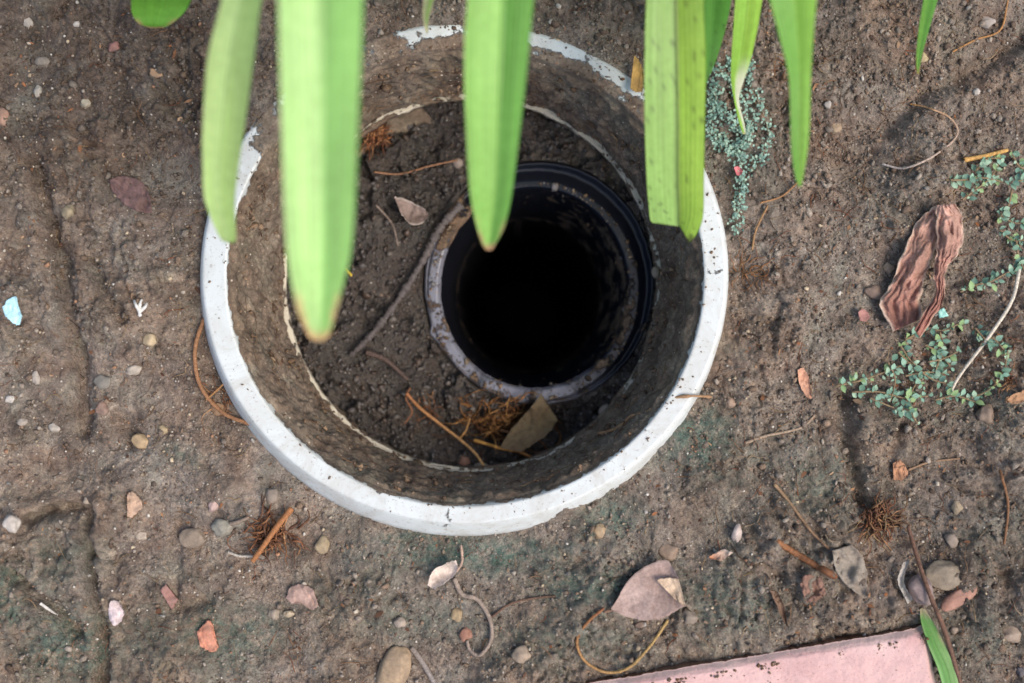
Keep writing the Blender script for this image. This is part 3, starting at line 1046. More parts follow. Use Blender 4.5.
w = [at(598, 434, -.034), at(618, 428, -.024), at(632, 416, -.016), at(648, 412, -.006), at(664, 400, .0015), at(690, 396, .0085), (at(712, 397, .004))]
V, Fc = tube_arrays(w, 2.2 * PX, 1.2 * PX, 8, .25, 40)
V -= np.array(w[4])
o = link('root', new_mesh('root', V, Fc, M_fibre, cols=np.tile(lin((158, 122, 88)), (len(V), 1))), None, w[4])
tag(o, 'knobbly tan root hanging over the lower right rim into the pipe', 'root')
tube_obj('root', [(344, 268), (352, 276)], 1.6, 1.4, (208, 176, 60), 'tiny yellow sprig beside the largest hanging leaf tip', 'root', where='f', up=.012)
tube_obj('root', [(760, 203), (782, 196), (800, 180)], 1.0, .8, (150, 110, 72), 'reddish root crossing the soil under the narrow hanging leaf', 'root', up=.002)
tube_obj('root', [(752, 250), (756, 230), (768, 205)], 1.2, 1.0, (146, 112, 76), 'tan root climbing beside the blue-green weeds', 'root', up=.002)
tube_obj('root', [(908, 470), (930, 462), (965, 458)], 1.2, 1.0, (140, 112, 86), 'faint brown root below the green weed patch', 'root')
tube_obj('root', [(745, 443), (765, 436), (800, 428), (815, 415)], 1.6, 1.2, (150, 130, 108), 'pale forked root on the soil right of the mossy patch', 'root')
tube_obj('root', [(1008, 0), (1000, 30), (975, 40), (952, 52)], 1.0, 1.0, (160, 116, 70), 'orange root at the upper right corner', 'root')
tube_obj('root', [(1000, 470), (1008, 505), (1004, 545)], 1.6, 1.2, (124, 88, 60), 'brown root running down near the right edge', 'root')


# ------------------------------------------------------------------ stones and chips
SV, SF = ico(3)
SV2, SF2 = ico(4)


def stone(name, px, py, rx, ry, ang, rgb, label, cat='pebble', where='g', flat=.6, bury=.42, rough=.10, group=None, angular=0, hi=False):
    V = (SV2 if hi else SV).copy()
    sd_ = random.uniform(0, 99)
    sc_ = 1.3
    d = np.array([mn.noise(Vector(v) * sc_ + Vector((sd_, 0, 0))) + .4 * mn.noise(Vector(v) * 3.1 + Vector((0, sd_, 0))) for v in V])
    if angular:
        for k in range(9):
            nn = rng.normal(size=3); nn /= np.linalg.norm(nn)
            c = rng.uniform(.68, .9)
            s_ = V @ nn
            V = V - np.maximum(s_ - c, 0)[:, None] * nn * angular
    V = V * (1 + rough * d)[:, None]
    rz = min(rx, ry) * flat
    V = V * np.array([rx, ry, rz]) * PX
    a = -math.radians(ang)
    Rm = np.array([[math.cos(a), -math.sin(a), 0], [math.sin(a), math.cos(a), 0], [0, 0, 1]])
    V = V @ Rm.T
    fn = gpt if where == 'g' else fpt
    p = fn(px, py, 0)
    p = at(px, py, p.z + rz * PX * (1 - 2 * bury) + .0002)
    cols = (np.array(lin(rgb)) * .62 + .38 * np.array(lin((134, 119, 106)))) * (1 + .10 * d[:, None] * 2)
    me = new_mesh(name, V, SF2 if hi else SF, M_stone, cols=np.clip(cols, .005, 1))
    o = link(name, me, None, p)
    return tag(o, label, cat, group)


PEB = [
    (394, 671, 15, 26, 18, (176, 148, 112), 'large smooth oval tan pebble cut by the bottom edge', .75),
    (946, 574, 19, 15, 0, (134, 122, 100), 'flat round olive-grey stone beside the long brown twig', .45),
    (922, 590, 13, 15, -30, (140, 120, 118), 'mauve-grey stone tucked under the long brown twig', .6),
    (959, 598, 20, 8, -32, (178, 122, 100), 'long salmon-red stone below the flat round stone', .7),
    (668, 552, 10, 8, 0, (146, 122, 100), 'round brown pebble at the top of the large grey leaf', .8),
    (689, 617, 8, 8, 20, (134, 122, 106), 'grey pebble at the right corner of the large grey leaf', .8),
    (737, 534, 5, 9, 8, (214, 196, 184), 'small upright white pebble above the orange leaf scrap', .8),
    (222, 527, 11, 9, 0, (146, 146, 132), 'grey-green round pebble left of the matted roots', .8),
    (193, 538, 14, 10, -5, (134, 118, 98), 'flat brown pebble left of the grey-green pebble', .5),
    (214, 506, 5, 7, 30, (200, 168, 158), 'pinkish pebble just above the grey-green pebble', .8),
    (272, 497, 7, 9, 10, (138, 126, 112), 'grey upright pebble between the matted roots and the rim', .8),
    (322, 545, 7, 9, 15, (168, 148, 110), 'yellowish pebble right of the matted roots', .8),
    (12, 524, 8, 9, 0, (206, 198, 186), 'white pebble cut by the left edge', .8),
    (150, 340, 7, 7, 0, (206, 182, 140), 'squarish cream pebble below the white forked fragment', .8),
    (134, 370, 8, 5, -5, (190, 178, 160), 'flat oval cream pebble below the squarish cream one', .7),
    (141, 441, 9, 8, 30, (196, 166, 120), 'angular honey pebble beside the small dark hollow', .8),
    (163, 430, 5, 5, 0, (180, 158, 116), 'small yellow pebble right of the angular honey pebble', .8),
    (103, 382, 8, 7, 0, (112, 114, 106), 'dull blue-grey pebble left of the oval cream pebble', .6),
    (102, 408, 7, 7, 0, (138, 106, 90), 'reddish brown pebble below the blue-grey pebble', .6),
    (77, 378, 6, 4, 10, (196, 188, 174), 'white pebble inside the long crack on the left', .8),
    (10, 399, 5, 4, 0, (212, 206, 194), 'white pebble nearest the left edge in the pale cluster', .8),
    (22, 422, 5, 4, 0, (176, 166, 152), 'pale grey pebble lowest of the cluster by the left edge', .8),
    (54, 428, 6, 5, 20, (182, 174, 160), 'pale pebble right of the cluster by the left edge', .8),
    (36, 378, 4, 7, -10, (188, 178, 164), 'upright pale pebble above the cluster by the left edge', .8),
    (68, 212, 7, 7, 0, (152, 138, 104), 'olive-yellow pebble beside the upper end of the long crack', .8),
    (28, 22, 5, 6, 0, (160, 156, 146), 'pale grey pebble highest in the dark upper left soil', .8),
    (77, 24, 4, 3, 0, (200, 194, 182), 'white speck pebble at the upper left near the top', .8),
    (42, 62, 7, 6, 0, (112, 108, 98), 'dull grey pebble in the dark upper left soil', .7),
    (38, 92, 4, 6, 0, (170, 166, 152), 'slim pale pebble below the dull grey pebble', .8),
    (86, 104, 5, 5, 0, (172, 164, 140), 'pale yellow pebble in the middle of the dark upper left soil', .8),
    (2, 118, 8, 9, 0, (160, 118, 94), 'terracotta orange chip cut by the left edge', .6),
    (114, 47, 6, 6, 20, (140, 84, 76), 'red-brown chip in the dark soil below the leaf tip', .6),
    (156, 73, 7, 4, 20, (178, 138, 96), 'flat tan chip below the upper left leaf tip', .5),
    (522, 655, 9, 9, 20, (166, 146, 122), 'sandy pebble right of the curly grey root', .7),
    (466, 634, 6, 8, 10, (160, 100, 74), 'dimpled red-brown seed inside the curly root loop', .7),
    (457, 615, 6, 7, -10, (176, 150, 106), 'small golden pebble above the red-brown seed', .8),
    (400, 623, 6, 5, 0, (176, 160, 142), 'pale pebble above the oval tan pebble', .8),
    (274, 614, 6, 6, 0, (164, 150, 130), 'left one of two cream pebbles under the pink disc', .8),
    (289, 614, 6, 4, 0, (186, 168, 136), 'right one of two cream pebbles under the pink disc', .8),
    (87, 501, 5, 4, 0, (172, 156, 136), 'tan pebble at the bend of the lower left crack', .8),
    (142, 536, 6, 5, 0, (184, 168, 148), 'chalky pebble below the pinkish beige shard', .7),
    (1012, 633, 11, 10, 20, (176, 156, 136), 'cream stone near the right edge below the salmon one', .7),
    (1021, 672, 5, 6, 0, (60, 66, 80), 'dark blue-grey pebble at the lower right corner', .8),
    (986, 414, 9, 9, 0, (140, 118, 98), 'brown stone right under the green weed patch', .7),
    (954, 630, 4, 4, 0, (160, 140, 120), 'tiny tan pebble beside the long brown twig', .8),
    (600, 531, 6, 7, 20, (178, 150, 110), 'honey coloured pebble in the moss below the rim', .7),
    (730, 402, 6, 6, 0, (160, 132, 108), 'round tan pebble on the soil just right of the rim', .8),
    (888, 268, 5, 6, 0, (170, 144, 116), 'tan pebble just left of the crumpled leaf', .8),
    (874, 292, 10, 7, 20, (128, 104, 88), 'brown clod-like stone left of the crumpled leaf', .7),
    (986, 22, 8, 6, 0, (166, 158, 148), 'pale grey stone in the upper right corner', .7),
    (923, 58, 5, 5, 0, (190, 170, 120), 'yellowish pebble beside the thin green blade', .8),
    (952, 540, 7, 7, 0, (140, 126, 110), 'dull grey-brown stone above the flat round stone', .6),
    (957, 508, 5, 7, 0, (156, 140, 110), 'ochre pebble on the soil right of the rusty root mat', .7),
    (836, 128, 6, 6, 0, (172, 146, 112), 'cream pebble on the soil right of the narrow hanging leaf', .7),
    (828, 105, 4, 4, 0, (186, 178, 168), 'small white pebble above the cream pebble at upper right', .8),
    (976, 92, 4, 4, 0, (200, 192, 180), 'small white pebble below the groove at upper right', .8),
    (218, 409, 8, 7, 0, (158, 118, 76), 'amber pebble in the hollow beside the left rim', .7),
    (640, 625, 5, 4, 0, (120, 96, 80), 'small brown pebble inside the curve of the orange-brown root', .7),
]
for (a_, b_, rx, ry, ang, rgb, lab, fl) in PEB:
    big = max(rx, ry) > 12
    stone('pebble', a_, b_, rx * 1.03, ry * 1.03, ang, rgb, lab, flat=fl, rough=.12 if big else .3, angular=0 if 'smooth' in lab or 'oval' in lab else .8, hi=big)
stone('pebble', 463, 462, 8, 8, 0, (150, 98, 72), 'round terracotta pebble at the bottom inside the drain', where='f', flat=.8)
stone('pebble', 481, 466, 9, 4, 0, (140, 128, 110), 'flat grey pebble on the lower lip inside the drain', where='f', flat=.8)
stone('pebble', 605, 410, 8, 6, -40, (134, 122, 110), 'rounded grey lump on the lower right lip of the drain', where='f', flat=.8, bury=-1.2)
stone('pebble', 656, 272, 5, 7, 0, (150, 138, 118), 'pale lump on the right lip of the drain', where='f', flat=.8, bury=-1.8)
stone('pebble', 458, 163, 6, 6, 0, (150, 136, 124), 'pale pebble beside the middle hanging leaf in the drain', where='f', flat=.8, bury=0)
# the pale fragments
random.seed(11)


# ------------------------------------------------------------------ flat dry leaves, chips and shards: two side lines lofted
def sheet(name, sideA, sideB, rgb, label, cat, up=.001, curl=.002, crump=.0015, cfreq=60, where='g', mat=None, thick=.0004,
          nu=34, nv=18, rgb_edge=None, tilt=0.0, vein=True, follow=.35, zmode=None, group=None, grad=None, rag=.7, blot=.22):
    A_ = catmull(sideA, nu)
    B_ = catmull(sideB, nu)
    sq = random.randint(0, 999)
    for S_, o_ in ((A_, 0), (B_, 50)):
        i_ = np.arange(nu) / nu
        S_ += rag * np.stack([perlin(i_ * 9 + .3, i_ * 0 + o_ + .37, sq) + .6 * perlin(i_ * 22 + .3, i_ * 0 + o_ + .37, sq + 1), perlin(i_ * 9 + .3, i_ * 0 + o_ + .37, sq + 2) + .6 * perlin(i_ * 22 + .3, i_ * 0 + o_ + .37, sq + 3)], 1) * 1.6
    v = np.linspace(0, 1, nv)
    Pp = A_[:, None, :] * (1 - v)[None, :, None] + B_[:, None, :] * v[None, :, None]
    U = np.linspace(0, 1, nu)[:, None] + 0 * v[None, :]
    Vv = v[None, :] + 0 * U
    cx, cy = Pp[..., 0].mean(), Pp[..., 1].mean()
    if where == 'g':
        xs, ys = (Pp[..., 0] - 512) * PX, (341.5 - Pp[..., 1]) * PX
        gh = ground_h(xs.ravel(), ys.ravel()).reshape(xs.shape)
    else:
        k = (CAM_H + .077) / F
        xs, ys = (Pp[..., 0] - 512) * k, (341.5 - Pp[..., 1]) * k
        gh = np.minimum(fill_h(xs.ravel(), ys.ravel()).reshape(xs.shape), -.0655)
    g0 = np.percentile(gh, 75)
    z = g0 * (1 - follow) + gh * follow + up
    z = z + curl * ((2 * Vv - 1) ** 2) + curl * .8 * ((2 * U - 1) ** 2)
    sdn = random.randint(0, 999)
    z = z + crump * fbm(xs * cfreq, ys * cfreq, sdn, 4, .55) * 1.6
    z = z + tilt * (Vv - .5)
    if zmode:
        z = z + zmode(U, Vv)
    z = np.maximum(z, gh + .0024)
    k = (CAM_H - z) / F
    W = np.stack([(Pp[..., 0] - 512) * k, (341.5 - Pp[..., 1]) * k, z], -1).reshape(-1, 3)
    n = len(W)
    # thickness
    Wb = W - np.array([0, 0, thick])
    Ft = grid_faces(nu, nv)
    rim = [i * nv for i in range(nu)] + [(nu - 1) * nv + j for j in range(1, nv)] + [i * nv + nv - 1 for i in range(nu - 2, -1, -1)] + [j for j in range(nv - 2, 0, -1)]
    rim = np.array(rim); r2 = np.roll(rim, -1)
    Fr = np.stack([rim, r2, r2 + n, rim + n], -1)
    Fc = np.vstack([Ft, (Ft + n)[:, ::-1], Fr])
    c = np.array(lin(rgb))[None, None, :] * np.ones((nu, nv, 1))
    if grad:
        c = c * (1 - U[..., None]) + np.array(lin(grad)) * U[..., None]
    c = c * (1 + blot * fbm(xs * 130, ys * 130, sdn + 5, 4))[..., None]
    if vein:
        c = c * (1 - .25 * np.exp(-((Vv - .5) / .03) ** 2))[..., None]
        side = np.abs(((U * 7 + np.abs(Vv - .5) * 3) % 1) - .5)
        c = c * (1 - .10 * np.exp(-((side) / .08) ** 2))[..., None]
    if rgb_edge:
        ed = smooth(.75, 1, np.abs(2 * Vv - 1))[..., None]
        c = c * (1 - ed) + np.array(lin(rgb_edge)) * ed
    c = np.vstack([c.reshape(-1, 3)] * 2)
    base = W.mean(axis=0); base[2] = W[:, 2].min()
    me = new_mesh(name, np.vstack([W, Wb]) - base, Fc, mat or M_dead, cols=np.clip(c, .004, 1))
    o = link(name, me, None, Vector(base))
    if label:
        tag(o, label, cat, group)
    return o


# large grey-pink leaf, its folded corner as a part
lf = sheet('dead_leaf', [(611, 609), (622, 590), (636, 573), (652, 563), (668, 561), (679, 578)],
           [(613, 611), (628, 617), (646, 620), (662, 619), (674, 612), (686, 606)],
           (164, 142, 132), 'large grey-pink dead leaf lying above the brick', 'dead leaf', up=.003, curl=.002, crump=.0012)
fold = sheet('folded_corner', [(657, 580), (668, 578), (679, 579)], [(673, 598), (680, 603), (686, 607)], (204, 178, 150), None, None,
             up=.0075, curl=.001, crump=.0006, vein=False)
mw = fold.location.copy(); fold.parent = lf; fold.location = mw - lf.location
st = tube_obj('leaf_stalk', [(604, 612, .002), (612, 610, .003)], 1.6, 1.4, (140, 110, 90), None, None, parent=lf)

# crumpled brown leaf at right: a long folded blade with a second lobe curling over it
def fold_a(U, V):
    return .0022 * np.sin(PI * V) + .0095 * np.abs(perlin(V * 2.3 + 1.6 * U + .4, U * 3.1 + .2, 611)) + .0034 * np.abs(perlin(V * 5 - U, U * 8.3 + .5, 612)) + .0009 * np.abs(perlin(V * 12, U * 19, 613))


def fold_b(U, V):
    return .0025 * np.sin(PI * V) + .0090 * np.abs(perlin(V * 2.1 - 1.9 * U + .7, U * 2.9 + .6, 621)) + .0034 * np.abs(perlin(V * 5 + U, U * 8.1 + .1, 622)) + .0009 * np.abs(perlin(V * 12, U * 21, 623))


cl = sheet('dead_leaf', [(934, 206), (918, 222), (903, 250), (892, 280), (881, 304), (892, 331)],
           [(948, 214), (942, 234), (933, 256), (924, 276), (921, 296), (922, 320)],
           (186, 148, 130), 'long crumpled reddish brown dead leaf by the right weeds', 'dead leaf', up=.003, curl=.0, crump=.0014, cfreq=90, nu=90, nv=46,
           zmode=fold_a, vein=False, grad=(142, 98, 84), rag=2.0, follow=.1, rgb_edge=(206, 180, 158), blot=.4)
lobe = sheet('curled_lobe', [(936, 204), (936, 226), (937, 250), (934, 270), (934, 292), (914, 329)],
             [(957, 202), (963, 226), (958, 252), (946, 270), (944, 300), (920, 338)],
             (190, 150, 132), None, None, up=.008, curl=.0, crump=.0014, cfreq=80, nu=90, nv=46, zmode=fold_b, vein=False, grad=(148, 100, 86), rag=2.0, follow=.1, rgb_edge=(202, 172, 150), blot=.4)
mw = lobe.location.copy(); lobe.parent = cl; lobe.location = mw - cl.location
sheet('dead_leaf', [(826 + 6, 551), (836, 570), (846, 585), (862, 597)], [(852, 545), (862, 556), (867, 574), (866, 596)],
      (142, 132, 118), 'grey oblong dead leaf at the end of the orange twig', 'dead leaf', up=.002, curl=.001, crump=.001)
sheet('dead_leaf', [(109, 180), (124, 176), (142, 182), (150, 196)], [(112, 190), (124, 204), (140, 212), (152, 213)],
      (112, 88, 84), 'purple-brown leaf half sunk in soil on the left', 'dead leaf', up=.001, curl=.001, crump=.0015, follow=.8)
sheet('dead_leaf', [(428, 585), (432, 572), (444, 564), (456, 560)], [(434, 590), (446, 582), (454, 576), (458, 568)],
      (206, 190, 176), 'pale torn curled leaf just below the white pipe', 'dead leaf', up=.004, curl=.003, crump=.002, vein=False)
sheet('dead_leaf', [(709, 557), (716, 553), (724, 549)], [(710, 559), (722, 560), (733, 553)],
      (190, 134, 100), 'small orange and white leaf scrap above the brick', 'dead leaf', up=.002, curl=.001, crump=.0005, grad=(180, 164, 148), vein=False)
sheet('dead_leaf', [(798, 370), (803, 368), (808, 376), (812, 396)], [(798, 374), (800, 384), (806, 396), (811, 399)],
      (198, 150, 122), 'narrow orange-pink leaf upright on soil right of the pipe', 'dead leaf', up=.002, curl=.001, crump=.0005, vein=False)
sheet('dead_leaf', [(893, 463), (900, 460), (908, 470)], [(893, 480), (902, 480), (908, 476)],
      (176, 130, 98), 'small tan leaf scrap below the green weed patch', 'dead leaf', up=.001, curl=.001, crump=.0005, vein=False, follow=.7)
sheet('dead_leaf', [(500, 448), (512, 428), (527, 412), (541, 394)], [(522, 452), (534, 444), (548, 434), (558, 420)],
      (108, 92, 68), 'brown dead leaf leaning on the black pipe inside the drain', 'dead leaf', where='f', up=.014, curl=.001, crump=.0012, grad=(104, 92, 66))
sheet('dead_leaf', [(394, 197), (402, 198), (416, 204), (428, 212)], [(402, 214), (410, 224), (420, 224), (429, 216)],
      (134, 116, 106), 'curled mauve-brown leaf on the dark soil in the drain', 'dead leaf', where='f', up=.008, curl=.002, crump=.001, rgb_edge=(186, 172, 160))
sheet('dead_leaf', [(770, 590), (776, 604), (784, 622)], [(778, 592), (784, 606), (789, 628)],
      (120, 96, 78), 'thin brown curled leaf upright above the brick edge', 'dead leaf', up=.002, curl=.002, crump=.001, vein=False)
sheet('dead_leaf', [(800, 584), (806, 575), (822, 578)], [(806, 602), (816, 602), (826, 594)],
      (128, 98, 84), 'reddish brown leaf scrap left of the grey oblong leaf', 'dead leaf', up=.001, curl=.001, crump=.0015, vein=False, follow=.8)
sheet('dead_leaf', [(903, 562), (898, 582), (908, 604)], [(910, 560), (904, 582), (913, 600)],
      (176, 170, 160), 'pale curved husk left of the mauve-grey stone', 'dead leaf', up=.002, curl=.002, crump=.001, vein=False)
sheet('dead_leaf', [(1006, 398), (1014, 394), (1030, 388)], [(1006, 402), (1016, 404), (1030, 400)],
      (166, 128, 96), 'tan dry leaf cut by the right edge below the weeds', 'dead leaf', up=.002, curl=.001, crump=.0005, vein=False)
sheet('dead_leaf', [(634, 55), (640, 62), (644, 76)], [(630, 88), (636, 92), (643, 91)],
      (176, 140, 78), 'yellow-brown leaf scrap behind the bitten hanging leaf', 'dead leaf', up=.006, curl=.001, crump=.0005, vein=False)
# plastic and mineral fragments
M_frag = mat_vcol('fragment', .45, .5, 500, .12, .3)
sheet('plastic_fragment', [(2, 307), (8, 300), (15, 296), (17, 303)], [(6, 316), (12, 322), (18, 325), (22, 316)],
      (176, 216, 222), 'pale blue plastic fragment near the left edge', 'fragment', up=.003, curl=.001, crump=.0003, mat=M_frag, vein=False, thick=.0012)
sheet('plastic_fragment', [(938, 310), (944, 308)], [(940, 318), (949, 316)],
      (160, 214, 196), 'tiny mint green fragment below the crumpled leaf', 'fragment', up=.003, curl=0, crump=.0002, mat=M_frag, vein=False, thick=.0012, nu=8, nv=8)
sheet('brick_chip', [(197, 632), (203, 625), (210, 621), (214, 636)], [(200, 646), (206, 650), (214, 652), (218, 648)],
      (182, 124, 100), 'orange-red brick chip on the lower left soil', 'chip', up=.003, curl=-.002, crump=.0003, mat=M_stone, vein=False, thick=.002, grad=(206, 138, 110))
sheet('shell_fragment', [(286, 598), (290, 588), (302, 584), (313, 590)], [(292, 604), (302, 604), (312, 610), (318, 606)],
      (172, 142, 128), 'pinkish disc-shaped fragment on the soil lower left of the pipe', 'fragment', up=.003, curl=-.0015, crump=.0004, mat=M_stone, vein=False, thick=.0015)
sheet('shell_fragment', [(108, 612), (110, 602), (116, 601), (121, 606)], [(110, 620), (114, 626), (120, 622), (124, 614)],
      (206, 188, 186), 'white shell-like fragment beside the lower left crack', 'fragment', up=.003, curl=-.0015, crump=.0004, mat=M_stone, vein=False, thick=.0015)
sheet('stone_shard', [(127, 494), (132, 492), (141, 500)], [(127, 516), (132, 517), (142, 508)],
      (180, 150, 126), 'flat pinkish beige shard left of the brown pebble', 'shard', up=.0015, curl=0, crump=.0004, mat=M_stone, vein=False, thick=.0015)
sheet('stone_shard', [(160, 590), (166, 584)], [(172, 610), (178, 600)],
      (150, 110, 100), 'dull reddish shard above the orange-red brick chip', 'shard', up=.0008, curl=0, crump=.0006, mat=M_stone, vein=False, thick=.0015, nu=10, nv=10)
# white forked fragment: arms meeting in one body
pp = []
for pts in ([(140, 312), (136, 305), (134, 300)], [(139, 311), (140, 304), (142, 299)], [(139, 312), (145, 307), (147, 303)], [(140, 316), (139, 308)]):
    V, Fc = tube_arrays([gpt(a_, b_, .002) for a_, b_ in pts], 2.1 * PX, 1.0 * PX, 8, .1, 12)
    pp.append((V, Fc, lin((208, 204, 196))))
V, Fc, C = merge(pp)
b0 = np.array(gpt(140, 310, 0))
tag(link('fragment', new_mesh('fragment', V - b0, Fc, M_frag, cols=C), None, Vector(b0)), 'tiny white forked fragment on the soil left of the pipe', 'fragment', kind=None)

# green fallen blade beside the brick


# ------------------------------------------------------------------ hanging strap leaves
def mat_leaf():
    N = NT('strap_leaf')
    c = N.attr('col', True)
    f = N.noise(300, 4, .6)
    c = N.mix(1.0, c, N.ramp(f, [(.3, (.9, .92, .88)), (.7, (1.07, 1.05, 1.1))]), 'MULTIPLY')
    N.set('Base Color', c)
    N.set('Roughness', .42)
    N.b.inputs['Specular IOR Level'].default_value = .45
    N.bump(N.attr('vein'), .35, .0005)
    tr = N.n('ShaderNodeBsdfTranslucent')
    N.l(N.mix(1.0, c, (1.02, 1.10, .85), 'MULTIPLY'), tr.inputs['Color'])
    mx = N.n('ShaderNodeMixShader')
    mx.inputs[0].default_value = .42
    N.l(N.b.outputs[0], mx.inputs[1])
    N.l(tr.outputs[0], mx.inputs[2])
    N.l(mx.outputs[0], N.out.inputs[0])
    return N.m


M_leaf = mat_leaf()
plant = empty('strap_leaf_plant', (-.01, .40, gz(490, -500)), 'green strap-leaved plant whose long leaves hang over the pipe', 'plant')
PB = plant.location.copy()


def strap(rows, zs, rgbL, rgbR, fold=.12, tip=(.010, (200, 130, 90)), spots=0, base_off=(0, 0), label=None, tipside=0, nA=120, rise=.05, pale=None,
          mid_dark=.0, parent=plant, name='leaf', root=True, thick=.0005, yellow=None):
    """rows: (xl,yl,xm,ym,xr,yr) photo outline from the tip up; zs: height of each row"""
    L, M_, R_ = [], [], []
    for r, z in zip(rows, zs):
        if len(r) == 4:                      # (y, xl, xm, xr)
            r = (r[1], r[0], r[2], r[0], r[3], r[0])
        L.append(at(r[0], r[1], z)); M_.append(at(r[2], r[3], z)); R_.append(at(r[4], r[5], z))
    if root:
        # past the frame the blade arches up and back down to the plant's base
        w0 = (R_[-1] - L[-1]).length
        p0 = M_[-1]
        bx, by = PB.x + base_off[0], PB.y + base_off[1]
        for t_, zr, wf in ((.30, rise, 1.05), (.58, rise * 1.15, 1.0), (.82, rise * .3, .85), (1.0, None, .8)):
            q = Vector((p0.x + (bx - p0.x) * t_, p0.y + (by - p0.y) * t_, 0))
            q.z = (p0.z + zr) if zr is not None else PB.z
            if t_ == .82:
                q.z = max(.5 * (p0.z + rise), .06)
            hw = Vector((w0 * wf / 2, 0, 0))
            L.append(q - hw); R_.append(q + hw); M_.append(q.copy())
    n = nA if root else 50
    Lc, Mc, Rc = catmull(L, n), catmull(M_, n), catmull(R_, n)
    nv = 25
    v = np.linspace(-1, 1, nv)
    a = np.abs(v)[None, :, None]
    P = np.where((v < 0)[None, :, None], Mc[:, None, :] * (1 - a) + Lc[:, None, :] * a, Mc[:, None, :] * (1 - a) + Rc[:, None, :] * a)
    W_ = np.linalg.norm(Rc - Lc, axis=1)
    bow = fold * W_[:, None] * (np.abs(v)[None, :] ** .9 - .35 * np.abs(v)[None, :] ** 3)
    P[..., 2] += bow
    s = np.concatenate([[0], np.cumsum(np.linalg.norm(np.diff(Mc, axis=0), axis=1))])
    S_ = s[:, None] + 0 * v[None, :]
    Vv = v[None, :] + 0 * S_
    sdn = random.randint(0, 900)
    streak = .10 * perlin(Vv * 9 + 40, S_ * 12, sdn) + .12 * perlin(Vv * 24 + 9, S_ * 10, sdn + 1)
    tt = smooth(-.08, .08, Vv)[..., None]
    c = np.array(lin(rgbL)) * (1 - tt) + np.array(lin(rgbR)) * tt  # per-half tints paint in how the keel fold catches light
    c = c * (1 + streak[..., None] * 1.6) * (1 + .18 * perlin(S_ * 25 + 3, Vv * 1.5, sdn + 2))[..., None]
    if yellow:
        y_ = smooth(yellow[0], 0, S_)[..., None]
        c = c * (1 - y_) + np.array(lin(yellow[1])) * y_
    if mid_dark:
        c = c * (1 - mid_dark * np.exp(-((Vv) / .07) ** 2))[..., None]
    if spots:
        sp = smooth(.34, .5, perlin(P[..., 0] * 520, P[..., 1] * 400, 77) + .3 * perlin(P[..., 0] * 1300, P[..., 1] * 900, 79) + .25 * perlin(P[..., 0] * 90, P[..., 1] * 60, 78))[..., None]
        c = c * (1 - spots * sp)
    if pale:
        pl_ = (smooth(pale[0], pale[0] * .6, S_) * smooth(-.5, .4, Vv * pale[2]))[..., None]
        c = c * (1 - pl_) + np.array(lin(pale[1])) * pl_
    if tip:
        nz = .35 * perlin(S_ * 150, Vv * 6, sdn + 4)
        q = smooth(1.0, .0, S_ / tip[0] + nz) * 1.0
        q2 = smooth(.58, .9, np.abs(Vv) + .55 * nz) * smooth(tip[0] * 4.2, tip[0] * 1.2, S_) * smooth(-.35, .25, perlin(S_ * 110, np.sign(Vv) * 3.3, sdn + 8)) * (1 if tipside == 0 else (np.sign(Vv) == tipside))
        q = np.clip(q + q2, 0, 1)[..., None]
        cc = np.array(lin(tip[1])) * (1 + .8 * perlin(S_ * 260, Vv * 9, sdn + 6))[..., None]
        c = c * (1 - q) + cc * q
    vein = .5 + .5 * np.sin(Vv * 34) + 3.0 * np.exp(-(Vv / .05) ** 2) * -1
    V1 = P.reshape(-1, 3)
    V2 = V1 - np.array([0, 0, thick])
    nn = len(V1)
    Ft = grid_faces(n, nv)[:, ::-1]
    rim = np.array([i * nv for i in range(n)] + [(n - 1) * nv + j for j in range(1, nv)] + [i * nv + nv - 1 for i in range(n - 2, -1, -1)] + [j for j in range(nv - 2, 0, -1)])
    r2 = np.roll(rim, -1)
    Fc = np.vstack([Ft, (Ft + nn)[:, ::-1], np.stack([rim, r2, r2 + nn, rim + nn], -1)])
    org = np.array(parent.location) if parent else V1.mean(axis=0)
    me = new_mesh(name, np.vstack([V1, V2]) - org, Fc, M_leaf, cols=np.clip(np.vstack([c.reshape(-1, 3)] * 2), .004, 1), floats={'vein': np.tile(vein.ravel(), 2)})
    o = link(name, me, parent, None if parent else Vector(org))
    if label:
        o['label'] = label
    return o


# widths follow the photo, heights are where the blades hang
strap([(28, 150, 155, 162), (24, 139, 156, 172), (14, 133, 158, 184), (0, 132, 161, 192), (-40, 130, 168, 204)], [.035, .038, .042, .05, .08],
      (126, 186, 70), (130, 190, 74), .08, (.002, (190, 160, 110)), base_off=(-.05, -.01), rise=.07)
strap([(243, 227, 230, 234), (236, 219, 230, 236), (200, 205, 221, 235), (165, 203, 221, 239), (130, 203, 223, 244), (60, 208, 231, 254), (0, 222, 242, 262), (-50, 232, 253, 275)],
      [.105, .108, .117, .124, .130, .138, .142, .146], (208, 230, 152), (202, 226, 140), .05, (.001, (150, 170, 90)), base_off=(-.045, 0))
strap([(341, 315, 319, 323), (334, 308, 320, 330), (310, 298, 322, 337), (280, 292, 323, 345), (250, 288, 323, 352), (200, 285, 323, 356), (130, 283, 323, 359), (60, 281, 322, 362), (0, 280, 321, 364), (-50, 280, 320, 366)],
      [.150, .152, .157, .162, .167, .173, .180, .187, .190, .192], (200, 234, 154), (166, 212, 122), .12, (.0065, (232, 194, 140)), base_off=(-.03, .005), label='widest leaf with a yellow tip and pale brown edges')
strap([(250, 486, 489, 492), (243, 482, 490, 496), (228, 477, 492, 504), (205, 472, 495, 510), (180, 469, 497, 514), (100, 465, 500, 524), (40, 465, 502, 530), (0, 468, 503, 534), (-50, 470, 505, 538)],
      [.100, .102, .106, .112, .117, .128, .134, .138, .142], (160, 208, 106), (122, 178, 80), .12, (.0042, (216, 172, 130)), base_off=(-.005, 0))
